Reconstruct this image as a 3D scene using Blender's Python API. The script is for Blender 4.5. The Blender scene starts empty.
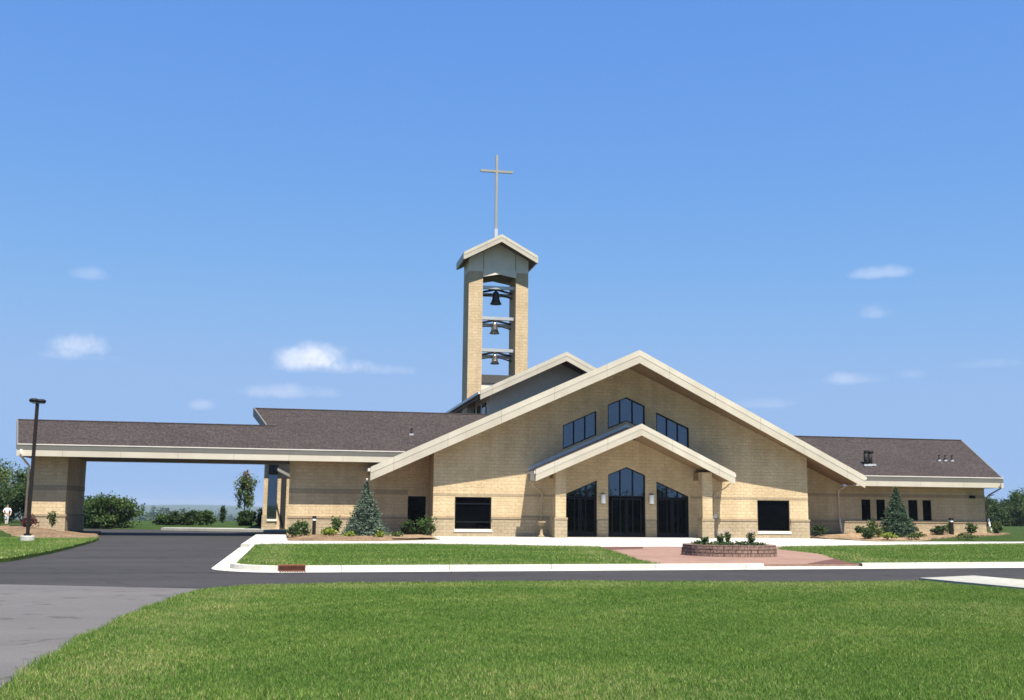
import bpy, math, random
import numpy as np
from mathutils import Vector, Matrix
from mathutils.geometry import tessellate_polygon, delaunay_2d_cdt
random.seed(7); RNG = np.random.default_rng(7)
scene = bpy.context.scene
COL = scene.collection
R = math.radians

# ------------------------------------------------------------------ materials
def new_mat(name):
    m = bpy.data.materials.new(name); m.use_nodes = True
    nt = m.node_tree; nt.nodes.clear()
    out = nt.nodes.new('ShaderNodeOutputMaterial')
    b = nt.nodes.new('ShaderNodeBsdfPrincipled')
    nt.links.new(b.outputs[0], out.inputs[0])
    return m, nt, b, out

def N(nt, t, **kw):
    n = nt.nodes.new(t)
    for k, v in kw.items():
        if k in n.inputs: n.inputs[k].default_value = v
        else: setattr(n, k, v)
    return n

def rgba(c): return (c[0], c[1], c[2], 1.0)

def ramp(nt, src, stops):
    r = nt.nodes.new('ShaderNodeValToRGB')
    e = r.color_ramp.elements
    while len(e) < len(stops): e.new(0.5)
    for i, (p, c) in enumerate(stops):
        e[i].position = p; e[i].color = rgba(c)
    nt.links.new(src, r.inputs[0]); return r

def mix(nt, fac, a, b, mode='MIX'):
    n = nt.nodes.new('ShaderNodeMix'); n.data_type = 'RGBA'; n.blend_type = mode
    for sock, v in ((n.inputs[0], fac), (n.inputs[6], a), (n.inputs[7], b)):
        if hasattr(v, 'is_output'): nt.links.new(v, sock)
        elif isinstance(v, (int, float)): sock.default_value = v
        else: sock.default_value = rgba(v)
    return n.outputs[2]

def noise_mat(name, c1, c2, scale=4.0, rough=0.8, bump=0.0, coord='Object', detail=6.0, big=None, spec=0.3, metallic=0.0, lo=.35, hi=.65, bdist=.02):
    m, nt, b, out = new_mat(name)
    tc = N(nt, 'ShaderNodeTexCoord')
    n = N(nt, 'ShaderNodeTexNoise', Scale=scale, Detail=detail, Roughness=0.65)
    nt.links.new(tc.outputs[coord], n.inputs['Vector'])
    r = ramp(nt, n.outputs[0], [(lo, c1), (hi, c2)])
    col = r.outputs[0]
    if big:
        n2 = N(nt, 'ShaderNodeTexNoise', Scale=big[0], Detail=4.0)
        nt.links.new(tc.outputs[coord], n2.inputs['Vector'])
        r2 = ramp(nt, n2.outputs[0], [(.35, (big[1],)*3), (.65, (big[2],)*3)])
        col = mix(nt, 1.0, col, r2.outputs[0], 'MULTIPLY')
    nt.links.new(col, b.inputs['Base Color'])
    b.inputs['Roughness'].default_value = rough
    b.inputs['Specular IOR Level'].default_value = spec
    b.inputs['Metallic'].default_value = metallic
    if bump:
        bp = N(nt, 'ShaderNodeBump', Strength=bump, Distance=bdist)
        nt.links.new(n.outputs[0], bp.inputs['Height']); nt.links.new(bp.outputs[0], b.inputs['Normal'])
    return m

def block_mat(name, c1, c2, mortar, w=.4, h=.2, rock=1.0, msize=.012, stain=True):
    m, nt, b, out = new_mat(name)
    tc = N(nt, 'ShaderNodeTexCoord')
    br = N(nt, 'ShaderNodeTexBrick', Scale=1.0)
    br.offset = .5
    br.inputs['Color1'].default_value = rgba(c1); br.inputs['Color2'].default_value = rgba(c2)
    br.inputs['Mortar'].default_value = rgba(mortar)
    br.inputs['Brick Width'].default_value = w; br.inputs['Row Height'].default_value = h
    br.inputs['Mortar Size'].default_value = msize; br.inputs['Mortar Smooth'].default_value = .4
    nt.links.new(tc.outputs['UV'], br.inputs['Vector'])
    n = N(nt, 'ShaderNodeTexNoise', Scale=9.0, Detail=8.0, Roughness=.7)
    nt.links.new(tc.outputs['UV'], n.inputs['Vector'])
    r = ramp(nt, n.outputs[0], [(.3, (.8, .79, .77)), (.7, (1.12, 1.12, 1.12))])
    col = mix(nt, 1.0, br.outputs['Color'], r.outputs[0], 'MULTIPLY')
    if stain:
        n2 = N(nt, 'ShaderNodeTexNoise', Scale=.45, Detail=5.0)
        nt.links.new(tc.outputs['UV'], n2.inputs['Vector'])
        r2 = ramp(nt, n2.outputs[0], [(.35, (.9, .885, .86)), (.65, (1.06, 1.06, 1.06))])
        col = mix(nt, 1.0, col, r2.outputs[0], 'MULTIPLY')
        mp = N(nt, 'ShaderNodeMapping'); mp.inputs['Scale'].default_value = (1.6, .16, 1); nt.links.new(tc.outputs['UV'], mp.inputs[0])
        n4 = N(nt, 'ShaderNodeTexNoise', Scale=1.0, Detail=6.0, Roughness=.7); nt.links.new(mp.outputs[0], n4.inputs['Vector'])
        r4 = ramp(nt, n4.outputs[0], [(.3, (.86, .85, .83)), (.6, (1.04, 1.04, 1.04))])
        col = mix(nt, 1.0, col, r4.outputs[0], 'MULTIPLY')
    nt.links.new(col, b.inputs['Base Color'])
    b.inputs['Roughness'].default_value = .92; b.inputs['Specular IOR Level'].default_value = .15
    ma = N(nt, 'ShaderNodeMath', operation='MULTIPLY_ADD'); ma.inputs[1].default_value = -.6
    nt.links.new(br.outputs['Fac'], ma.inputs[0]); nt.links.new(n.outputs[0], ma.inputs[2])
    bp = N(nt, 'ShaderNodeBump', Strength=.75*rock, Distance=.035)
    nt.links.new(ma.outputs[0], bp.inputs['Height']); nt.links.new(bp.outputs[0], b.inputs['Normal'])
    return m

def plain(name, c, rough=.5, metallic=0.0, spec=.5, var=.06, scale=1.5):
    return noise_mat(name, tuple(x*(1-var) for x in c), tuple(x*(1+var) for x in c), scale, rough, 0, spec=spec, metallic=metallic)

def leaf_mat(name, c1, c2, trans=.35, scale=1.2):
    m, nt, b, out = new_mat(name)
    g = N(nt, 'ShaderNodeNewGeometry'); tc = N(nt, 'ShaderNodeTexCoord')
    n = N(nt, 'ShaderNodeTexNoise', Scale=scale, Detail=4.0)
    nt.links.new(tc.outputs['Object'], n.inputs['Vector'])
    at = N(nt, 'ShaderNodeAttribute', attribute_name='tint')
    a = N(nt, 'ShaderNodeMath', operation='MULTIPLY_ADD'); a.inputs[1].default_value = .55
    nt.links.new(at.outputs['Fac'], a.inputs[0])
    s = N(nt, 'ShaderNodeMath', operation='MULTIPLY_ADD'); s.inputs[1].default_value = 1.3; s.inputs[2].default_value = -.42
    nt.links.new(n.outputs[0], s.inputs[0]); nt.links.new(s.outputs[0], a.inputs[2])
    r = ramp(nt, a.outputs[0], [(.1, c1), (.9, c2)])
    nt.links.new(r.outputs[0], b.inputs['Base Color'])
    b.inputs['Roughness'].default_value = .6; b.inputs['Specular IOR Level'].default_value = .25
    t = N(nt, 'ShaderNodeBsdfTranslucent'); nt.links.new(r.outputs[0], t.inputs[0])
    mx = N(nt, 'ShaderNodeMixShader', Fac=trans)
    nt.links.new(b.outputs[0], mx.inputs[1]); nt.links.new(t.outputs[0], mx.inputs[2])
    nt.links.new(mx.outputs[0], out.inputs[0])
    return m

M = {}
M['block'] = block_mat('tan_split_face_block', (.55, .428, .268), (.495, .382, .235), (.48, .37, .228))
M['plinth'] = block_mat('grey_tan_plinth_block', (.40, .325, .215), (.34, .275, .185), (.30, .24, .165))
M['band'] = block_mat('smooth_band_block', (.36, .285, .185), (.33, .26, .17), (.28, .22, .15), rock=.2)
M['cap'] = block_mat('plinth_cap_block', (.33, .26, .165), (.29, .225, .145), (.23, .18, .125), rock=.3, w=.6)
M['stucco'] = noise_mat('grey_stucco', (.62, .55, .44), (.68, .61, .49), 3, .9, .1)
M['cream_panel'] = noise_mat('cream_panel', (.6, .54, .43), (.66, .6, .48), 2, .8)
M['fascia'] = plain('cream_metal_fascia', (.46, .41, .315), .5, var=.05)
def seam_mat(name, c):
    m, nt, b, out = new_mat(name)
    tc = N(nt, 'ShaderNodeTexCoord'); br = N(nt, 'ShaderNodeTexBrick', Scale=1.0)
    br.inputs['Color1'].default_value = rgba(c); br.inputs['Color2'].default_value = rgba(tuple(x*.95 for x in c)); br.inputs['Mortar'].default_value = rgba(tuple(x*.55 for x in c))
    br.inputs['Brick Width'].default_value = 3.05; br.inputs['Row Height'].default_value = 60; br.inputs['Mortar Size'].default_value = .012
    nt.links.new(tc.outputs['UV'], br.inputs['Vector'])
    n = N(nt, 'ShaderNodeTexNoise', Scale=.9, Detail=6.0); nt.links.new(tc.outputs['Object'], n.inputs['Vector'])
    r = ramp(nt, n.outputs[0], [(.3, (.88, .87, .85)), (.7, (1.05, 1.05, 1.05))])
    nt.links.new(mix(nt, 1.0, br.outputs['Color'], r.outputs[0], 'MULTIPLY'), b.inputs['Base Color'])
    b.inputs['Roughness'].default_value = .5
    bp = N(nt, 'ShaderNodeBump', Strength=.12, Distance=.03); nt.links.new(n.outputs[0], bp.inputs['Height']); nt.links.new(bp.outputs[0], b.inputs['Normal'])
    return m
M['fascia'] = seam_mat('cream_metal_fascia', (.44, .395, .31))
M['fascia_trim'] = seam_mat('cream_metal_trim', (.48, .435, .345))
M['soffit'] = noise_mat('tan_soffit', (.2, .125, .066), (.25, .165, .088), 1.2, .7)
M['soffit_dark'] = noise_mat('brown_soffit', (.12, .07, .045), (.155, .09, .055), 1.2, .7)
M['gutter'] = plain('grey_green_gutter', (.12, .112, .095), .5, var=.05)
M['gutter_lip'] = plain('pale_gutter_lip', (.6, .55, .48), .35)
M['flash'] = plain('grey_flashing', (.5, .5, .51), .4, metallic=.3)
M['downspout'] = plain('tan_downspout', (.4, .32, .21), .45)
M['white'] = plain('white_plastic', (.75, .73, .68), .4)
M['sill'] = plain('limestone_sill', (.62, .58, .5), .7)
M['frame'] = plain('black_aluminium', (.006, .007, .01), .5, spec=.15)
M['bronze'] = plain('dark_bronze_metal', (.012, .011, .011), .6, spec=.15)
M['dark_brown'] = plain('dark_brown_metal', (.014, .01, .008), .5, spec=.25)
M['lens'] = plain('white_lamp_glass', (.78, .78, .76), .3)
M['steel'] = plain('galvanised_steel', (.5, .49, .46), .45, metallic=.6)
M['cross'] = plain('gold_grey_metal', (.3, .28, .23), .45, metallic=.4)
M['bell'] = plain('bell_bronze', (.42, .36, .28), .28, metallic=.9)
M['bell_dark'] = plain('dark_bell_bronze', (.06, .055, .05), .35, metallic=.8)
M['rust'] = noise_mat('rusty_iron', (.12, .035, .02), (.2, .06, .03), 12, .85, .3)
M['rust_dark'] = noise_mat('dark_rust', (.03, .01, .006), (.07, .022, .012), 14, .9, .3)
M['black'] = plain('black_void', (.006, .006, .006), .8)

def shingle():
    m, nt, b, out = new_mat('brown_shingles')
    tc = N(nt, 'ShaderNodeTexCoord')
    br = N(nt, 'ShaderNodeTexBrick', Scale=1.0); br.offset = .37
    br.inputs['Color1'].default_value = rgba((.05, .04, .038)); br.inputs['Color2'].default_value = rgba((.036, .03, .029))
    br.inputs['Mortar'].default_value = rgba((.02, .016, .015))
    br.inputs['Brick Width'].default_value = .32; br.inputs['Row Height'].default_value = .145
    br.inputs['Mortar Size'].default_value = .008
    nt.links.new(tc.outputs['UV'], br.inputs['Vector'])
    mp = N(nt, 'ShaderNodeMapping'); mp.inputs['Scale'].default_value = (1, .45, 1); nt.links.new(tc.outputs['UV'], mp.inputs[0])
    n = N(nt, 'ShaderNodeTexNoise', Scale=8.0, Detail=2.0)
    nt.links.new(mp.outputs[0], n.inputs['Vector'])
    r = ramp(nt, n.outputs[0], [(.35, (.72, .72, .72)), (.65, (1.3, 1.27, 1.25))])
    c = mix(nt, 1.0, br.outputs['Color'], r.outputs[0], 'MULTIPLY')
    n2 = N(nt, 'ShaderNodeTexNoise', Scale=.35, Detail=3.0)
    nt.links.new(tc.outputs['UV'], n2.inputs['Vector'])
    r2 = ramp(nt, n2.outputs[0], [(.3, (.92, .92, .92)), (.7, (1.08, 1.08, 1.08))])
    c = mix(nt, 1.0, c, r2.outputs[0], 'MULTIPLY')
    nt.links.new(c, b.inputs['Base Color'])
    b.inputs['Roughness'].default_value = .95; b.inputs['Specular IOR Level'].default_value = .12
    bp = N(nt, 'ShaderNodeBump', Strength=.5, Distance=.02)
    nt.links.new(br.outputs['Fac'], bp.inputs['Height']); bp.invert = True
    nt.links.new(bp.outputs[0], b.inputs['Normal'])
    return m
M['shingle'] = shingle()

def glass():
    m, nt, b, out = new_mat('dark_reflective_glass')
    b.inputs['Base Color'].default_value = rgba((.004, .005, .007))
    b.inputs['Roughness'].default_value = .015
    b.inputs['IOR'].default_value = 2.3; b.inputs['Specular Tint'].default_value = (.7, .86, 1.0, 1)
    tc = N(nt, 'ShaderNodeTexCoord')
    n = N(nt, 'ShaderNodeTexNoise', Scale=.9, Detail=1.0)
    nt.links.new(tc.outputs['Object'], n.inputs['Vector'])
    bp = N(nt, 'ShaderNodeBump', Strength=.05, Distance=.02)
    nt.links.new(n.outputs[0], bp.inputs['Height']); nt.links.new(bp.outputs[0], b.inputs['Normal'])
    return m
M['glass'] = glass()
M['glass_dull'] = plain('dark_tinted_glass', (.001, .001, .0015), .04, spec=.1)

def asphalt(name, c1, c2, lo_, hi_):
    m, nt, b, out = new_mat(name)
    tc = N(nt, 'ShaderNodeTexCoord')
    n = N(nt, 'ShaderNodeTexNoise', Scale=60.0, Detail=3.0); nt.links.new(tc.outputs['Object'], n.inputs['Vector'])
    r = ramp(nt, n.outputs[0], [(.3, c1), (.7, c2)])
    mp = N(nt, 'ShaderNodeMapping'); mp.inputs['Scale'].default_value = (.12, .5, 1)
    mp.inputs['Rotation'].default_value = (0, 0, .25)
    nt.links.new(tc.outputs['Object'], mp.inputs[0])
    n2 = N(nt, 'ShaderNodeTexNoise', Scale=1.0, Detail=6.0, Roughness=.65); nt.links.new(mp.outputs[0], n2.inputs['Vector'])
    r2 = ramp(nt, n2.outputs[0], [(.3, (lo_,)*3), (.7, (hi_,)*3)])
    c = mix(nt, 1.0, r.outputs[0], r2.outputs[0], 'MULTIPLY')
    n5 = N(nt, 'ShaderNodeTexNoise', Scale=.8, Detail=3.0); nt.links.new(tc.outputs['Object'], n5.inputs['Vector'])
    va = N(nt, 'ShaderNodeVectorMath', operation='MULTIPLY_ADD'); va.inputs[1].default_value = (2.5, 2.5, 0)
    nt.links.new(n5.outputs['Color'], va.inputs[0]); nt.links.new(tc.outputs['Object'], va.inputs[2])
    vo = N(nt, 'ShaderNodeTexVoronoi', feature='DISTANCE_TO_EDGE', Scale=.16); nt.links.new(va.outputs[0], vo.inputs['Vector'])
    cr = ramp(nt, vo.outputs['Distance'], [(.0, (.62, .62, .62)), (.006, (1., 1., 1.))])
    c = mix(nt, 1.0, c, cr.outputs[0], 'MULTIPLY')
    st = N(nt, 'ShaderNodeTexNoise', Scale=1.9, Detail=5.0); nt.links.new(tc.outputs['Object'], st.inputs['Vector'])
    sr = ramp(nt, st.outputs[0], [(.32, (.7, .7, .7)), (.4, (1., 1., 1.)), (.66, (1., 1., 1.)), (.76, (1.25, 1.22, 1.18))])
    c = mix(nt, 1.0, c, sr.outputs[0], 'MULTIPLY')
    nt.links.new(c, b.inputs['Base Color']); b.inputs['Roughness'].default_value = .9
    b.inputs['Specular IOR Level'].default_value = .2
    bp = N(nt, 'ShaderNodeBump', Strength=.3, Distance=.01)
    nt.links.new(n.outputs[0], bp.inputs['Height']); nt.links.new(bp.outputs[0], b.inputs['Normal'])
    return m
M['asphalt'] = asphalt('dark_asphalt', (.024, .022, .021), (.038, .035, .034), .75, 1.25)
M['asphalt_old'] = asphalt('weathered_asphalt', (.08, .074, .071), (.112, .105, .101), .86, 1.12)
M['concrete'] = noise_mat('pale_concrete', (.5, .485, .44), (.6, .585, .54), 3, .9, .05, big=(.3, .92, 1.05))
M['kerb'] = noise_mat('kerb_concrete', (.46, .445, .385), (.56, .545, .48), 5, .9, .05, big=(.4, .9, 1.05))
M['path'] = noise_mat('path_concrete', (.25, .24, .205), (.32, .31, .265), 5, .9, .05, big=(.6, .85, 1.05))
M['paver'] = block_mat('pink_pavers', (.25, .158, .122), (.215, .13, .102), (.19, .13, .105), w=.2, h=.1, rock=.15, msize=.006)
M['paver_dark'] = block_mat('dark_red_pavers', (.12, .055, .048), (.1, .05, .042), (.09, .05, .042), w=.2, h=.1, rock=.15, msize=.006)
M['planter'] = block_mat('red_grey_retaining_block', (.30, .2, .16), (.21, .14, .115), (.07, .05, .042), w=.3, h=.12, rock=1.3, msize=.012)
M['mulch'] = noise_mat('wood_mulch', (.06, .038, .02), (.25, .16, .085), 7, .95, .9, big=(.5, .75, 1.2), bdist=.06)
M['straw'] = noise_mat('straw_mulch', (.11, .07, .038), (.34, .235, .135), 6, .95, .8, big=(.6, .7, 1.1), bdist=.06)
M['soil'] = noise_mat('dark_soil', (.06, .035, .024), (.13, .08, .055), 10, .95, .8, bdist=.05)
M['bark'] = noise_mat('bark', (.06, .045, .032), (.12, .095, .07), 10, .95, .5)
M['skin'] = plain('skin', (.45, .28, .2), .6)
M['cloth'] = plain('white_cloth', (.72, .68, .7), .9)
M['hair'] = plain('brown_hair', (.05, .035, .025), .7)

def joint_mat(name, c, w, h, big):
    m = block_mat(name, c, tuple(x*.96 for x in c), tuple(x*.5 for x in c), w=w, h=h, rock=.08, msize=.02)
    return m
M['concrete'] = joint_mat('pale_concrete', (.42, .41, .375), 1.8, 1.8, .3)
M['kerb'] = joint_mat('kerb_concrete', (.5, .485, .43), 3.0, 50, .4)
def lawn_mat(name, k=1.0, far=False):
    m, nt, b, out = new_mat(name)
    tc = N(nt, 'ShaderNodeTexCoord')
    n = N(nt, 'ShaderNodeTexNoise', Scale=18.0, Detail=6.0, Roughness=.75); nt.links.new(tc.outputs['Object'], n.inputs['Vector'])
    r = ramp(nt, n.outputs[0], [(.3, (.02*k, .042*k, .009*k)), (.55, (.055*k, .1*k, .018*k)), (.75, (.12*k, .17*k, .045*k))])
    n2 = N(nt, 'ShaderNodeTexNoise', Scale=.5, Detail=5.0, Roughness=.6); nt.links.new(tc.outputs['Object'], n2.inputs['Vector'])
    r2 = ramp(nt, n2.outputs[0], [(.3, (.8, .85, .75)), (.7, (1.25, 1.12, 1.1))])
    c = mix(nt, 1.0, r.outputs[0], r2.outputs[0], 'MULTIPLY')
    if far:     # wooded land begins some hundred metres behind the church
        vm = N(nt, 'ShaderNodeVectorMath', operation='LENGTH'); nt.links.new(tc.outputs['Object'], vm.inputs[0])
        mr = N(nt, 'ShaderNodeMapRange'); mr.inputs[1].default_value = 130; mr.inputs[2].default_value = 260; nt.links.new(vm.outputs['Value'], mr.inputs[0])
        n3 = N(nt, 'ShaderNodeTexNoise', Scale=.012, Detail=8.0, Roughness=.7); nt.links.new(tc.outputs['Object'], n3.inputs['Vector'])
        r3 = ramp(nt, n3.outputs[0], [(.35, (.012, .026, .01)), (.62, (.035, .06, .02)), (.72, (.08, .1, .04))])
        c = mix(nt, mr.outputs[0], c, r3.outputs[0])
    nt.links.new(c, b.inputs['Base Color']); b.inputs['Roughness'].default_value = .95
    b.inputs['Specular IOR Level'].default_value = .1
    bp = N(nt, 'ShaderNodeBump', Strength=.9, Distance=.08)
    nt.links.new(n.outputs[0], bp.inputs['Height']); nt.links.new(bp.outputs[0], b.inputs['Normal'])
    return m
M['lawn'] = lawn_mat('lawn_turf'); M['ground'] = lawn_mat('ground_turf', .6, True)

def grass_mat():
    m, nt, b, out = new_mat('grass_blades')
    at = N(nt, 'ShaderNodeAttribute', attribute_name='tint')
    tc = N(nt, 'ShaderNodeTexCoord')
    n = N(nt, 'ShaderNodeTexNoise', Scale=.55, Detail=6.0, Roughness=.7); nt.links.new(tc.outputs['Object'], n.inputs['Vector'])
    r = ramp(nt, at.outputs['Fac'], [(.0, (.05, .108, .016)), (.5, (.118, .212, .033)), (.83, (.2, .285, .065)), (.97, (.38, .34, .15))])
    r2 = ramp(nt, n.outputs[0], [(.3, (.75, .86, .75)), (.5, (1., 1., 1.)), (.7, (1.35, 1.18, 1.25))])
    c = mix(nt, 1.0, r.outputs[0], r2.outputs[0], 'MULTIPLY')
    nt.links.new(c, b.inputs['Base Color']); b.inputs['Roughness'].default_value = .55
    b.inputs['Specular IOR Level'].default_value = .12
    t = N(nt, 'ShaderNodeBsdfTranslucent'); nt.links.new(c, t.inputs[0])
    mx = N(nt, 'ShaderNodeMixShader', Fac=.35)
    nt.links.new(b.outputs[0], mx.inputs[1]); nt.links.new(t.outputs[0], mx.inputs[2]); nt.links.new(mx.outputs[0], out.inputs[0])
    return m
M['grass'] = grass_mat()
M['leaf_dark'] = leaf_mat('dark_green_leaves', (.014, .032, .008), (.06, .1, .025))
M['leaf_mid'] = leaf_mat('mid_green_leaves', (.025, .055, .012), (.09, .14, .035))
M['leaf_pale'] = leaf_mat('pale_green_leaves', (.05, .08, .02), (.15, .2, .06))
M['leaf_lime'] = leaf_mat('lime_leaves', (.1, .15, .02), (.28, .32, .05))
M['leaf_autumn'] = leaf_mat('rusty_leaves', (.06, .05, .015), (.2, .11, .04))
M['leaf_olive'] = leaf_mat('olive_leaves', (.03, .05, .014), (.11, .15, .04))
M['needle_blue'] = leaf_mat('blue_green_needles', (.02, .042, .024), (.15, .2, .14), .15, 2.5)
M['needle_green'] = leaf_mat('green_needles', (.012, .03, .014), (.08, .125, .07), .15, 2.5)
M['leaf_far'] = leaf_mat('far_wood_leaves', (.012, .028, .01), (.04, .075, .022), .1, .05)
M['leaf_red'] = leaf_mat('purple_leaves', (.05, .015, .02), (.15, .05, .05))
M['petal'] = leaf_mat('lilac_petals', (.3, .24, .4), (.5, .42, .6))

# ------------------------------------------------------------------ mesh building
def link(o, parent=None):
    COL.objects.link(o)
    if parent: o.parent = parent
    return o

def root_of(o):
    while o.parent: o = o.parent
    return o

def tag(o, label=None, cat=None, group=None, kind=None):
    if label: o['label'] = label
    if cat: o['category'] = cat
    if group: o['group'] = group
    if kind: o['kind'] = kind
    return o

def thing(name, loc, label, cat, group=None, rz=0):
    o = bpy.data.objects.new(name, None); COL.objects.link(o)
    o.empty_display_size = .3
    o.location = loc; o.rotation_euler = (0, 0, rz)
    return tag(o, label, cat, group)

class MB:
    def __init__(s): s.v = []; s.f = []
    def add(s, vs, fs):
        n = len(s.v); s.v += [tuple(p) for p in vs]; s.f += [tuple(i+n for i in f) for f in fs]; return s
    def hexa(s, p):      # 8 points: 0-3 one side (loop), 4-7 the other side
        return s.add(p, [(3, 2, 1, 0), (4, 5, 6, 7), (0, 1, 5, 4), (1, 2, 6, 5), (2, 3, 7, 6), (3, 0, 4, 7)])
    def box(s, x0, x1, y0, y1, z0, z1):
        return s.hexa([(x0, y0, z0), (x1, y0, z0), (x1, y1, z0), (x0, y1, z0), (x0, y0, z1), (x1, y0, z1), (x1, y1, z1), (x0, y1, z1)])
    def prism(s, poly, y0, y1):   # poly in (x,z) extruded along y
        n = len(poly)
        vs = [(x, y0, z) for x, z in poly]+[(x, y1, z) for x, z in poly]
        fs = [tuple(range(n)), tuple(range(2*n-1, n-1, -1))]+[(i, i+n, (i+1) % n+n, (i+1) % n) for i in range(n)]
        return s.add(vs, fs)
    def wall(s, outer, holes, y0, y1):   # front-facing wall with openings, in (x,z)
        polys = [outer]+holes
        flat = [p for q in polys for p in q]
        tris = tessellate_polygon([[Vector((x, z, 0)) for x, z in q] for q in polys])
        n = len(flat)
        vs = [(x, y0, z) for x, z in flat]+[(x, y1, z) for x, z in flat]
        fs = [tuple(t) for t in tris]+[tuple(i+n for i in reversed(t)) for t in tris]
        k = 0
        for q in polys:
            for i in range(len(q)):
                a = k+i; b = k+(i+1) % len(q); fs.append((a, b, b+n, a+n))
            k += len(q)
        return s.add(vs, fs)
    def tube(s, pts, rad, n=8, cap=True):
        pts = [Vector(p) for p in pts]
        if not isinstance(rad, (list, tuple)): rad = [rad]*len(pts)
        base = len(s.v); ref = None
        for i, p in enumerate(pts):
            d = (pts[min(i+1, len(pts)-1)]-pts[max(i-1, 0)]).normalized()
            if ref is None:
                ref = Vector((1, 0, 0)) if abs(d.x) < .9 else Vector((0, 1, 0))
            u = (ref-d*ref.dot(d)).normalized(); w = d.cross(u); ref = u
            for k in range(n):
                a = 2*math.pi*k/n
                s.v.append(tuple(p+(u*math.cos(a)+w*math.sin(a))*rad[i]))
        for i in range(len(pts)-1):
            for k in range(n):
                a = base+i*n+k; b = base+i*n+(k+1) % n
                s.f.append((a, b, b+n, a+n))
        if cap:
            s.f.append(tuple(base+k for k in reversed(range(n))))
            e = base+(len(pts)-1)*n; s.f.append(tuple(e+k for k in range(n)))
        return s
    def lathe(s, prof, c=(0, 0, 0), n=20):
        base = len(s.v)
        for r, z in prof:
            for k in range(n):
                a = 2*math.pi*k/n; s.v.append((c[0]+r*math.cos(a), c[1]+r*math.sin(a), c[2]+z))
        for i in range(len(prof)-1):
            for k in range(n):
                a = base+i*n+k; b = base+i*n+(k+1) % n; s.f.append((a, b, b+n, a+n))
        s.f.append(tuple(base+k for k in reversed(range(n)))); e = base+(len(prof)-1)*n
        s.f.append(tuple(e+k for k in range(n)))
        return s
    def each(s, name, mat, parent=None, label=None, **kw):
        """every loose piece becomes a part of its own"""
        up_ = list(range(len(s.v)))
        def find(i):
            while up_[i] != i: up_[i] = up_[up_[i]]; i = up_[i]
            return i
        for f in s.f:
            for q in f[1:]: up_[find(q)] = find(f[0])
        groups = {}
        for f in s.f: groups.setdefault(find(f[0]), []).append(f)
        out = []
        for fs in groups.values():
            idx = sorted({q for f in fs for q in f}); mp = {q: i for i, q in enumerate(idx)}
            m = MB(); m.v = [s.v[q] for q in idx]; m.f = [tuple(mp[q] for q in f) for f in fs]
            out.append(m.build(name, mat, parent, label, **kw))
        return out
    def build(s, name, mat, parent=None, label=None, smooth=False, loc=None, bevel=0, recalc=True):
        me = bpy.data.meshes.new(name)
        off = Vector((0, 0, 0))
        if parent: off = Vector(root_of(parent).location)
        elif loc: off = Vector(loc)
        me.from_pydata([tuple(Vector(p)-off) for p in s.v], [], s.f)
        if recalc:
            import bmesh
            bm = bmesh.new(); bm.from_mesh(me); bmesh.ops.recalc_face_normals(bm, faces=bm.faces); bm.to_mesh(me); bm.free()
        uv = me.uv_layers.new(name='UVMap')
        for p in me.polygons:
            n = p.normal
            if abs(n.z) > .97: t = Vector((1, 0, 0)); w = Vector((0, 1, 0))
            else:
                t = Vector((-n.y, n.x, 0)).normalized(); w = n.cross(t)
            for li in p.loop_indices:
                c = me.vertices[me.loops[li].vertex_index].co+off
                uv.data[li].uv = (c.dot(t), c.dot(w))
            p.use_smooth = smooth
        me.materials.append(M[mat] if isinstance(mat, str) else mat)
        o = bpy.data.objects.new(name, me)
        if not parent and loc: o.location = loc
        link(o, parent)
        if bevel:
            b = o.modifiers.new('bevel', 'BEVEL'); b.width = bevel; b.segments = 2; b.limit_method = 'ANGLE'
        if label: o['label'] = label
        return o

def np_mesh(name, verts, nper, mat, parent=None, tint=None, loc=None):
    """verts (N*nper,3): N separate polygons of nper corners."""
    off = np.array(root_of(parent).location if parent else (loc or (0, 0, 0)), float)
    v = (np.asarray(verts, float)-off).astype(np.float32)
    nv = len(v); nf = nv//nper
    me = bpy.data.meshes.new(name)
    me.vertices.add(nv); me.vertices.foreach_set('co', v.ravel())
    me.loops.add(nv); me.loops.foreach_set('vertex_index', np.arange(nv, dtype=np.int32))
    me.polygons.add(nf); me.polygons.foreach_set('loop_start', np.arange(0, nv, nper, dtype=np.int32))
    if tint is not None:
        a = me.attributes.new('tint', 'FLOAT', 'POINT')
        a.data.foreach_set('value', np.repeat(np.asarray(tint, np.float32), nper))
    me.update(calc_edges=True)
    me.materials.append(M[mat]); o = bpy.data.objects.new(name, me)
    if not parent and loc: o.location = loc
    return link(o, parent)

def leaves(centers, size, droop=.0, aspect=1.6, up=.25):
    """leaf quads (rhombi) around given centres -> verts (n*4,3)"""
    n = len(centers)
    nrm = RNG.normal(size=(n, 3)); nrm[:, 2] += up*2; nrm /= np.linalg.norm(nrm, axis=1)[:, None]
    t = RNG.normal(size=(n, 3)); t -= nrm*(t*nrm).sum(1)[:, None]; t /= np.linalg.norm(t, axis=1)[:, None]
    b = np.cross(nrm, t)
    s = size*RNG.uniform(.6, 1.3, (n, 1))
    c = np.asarray(centers)
    out = np.empty((n, 4, 3))
    out[:, 0] = c-t*s*.5*aspect; out[:, 1] = c+b*s*.42; out[:, 2] = c+t*s*.5*aspect; out[:, 3] = c-b*s*.42
    return out.reshape(-1, 3)

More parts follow.
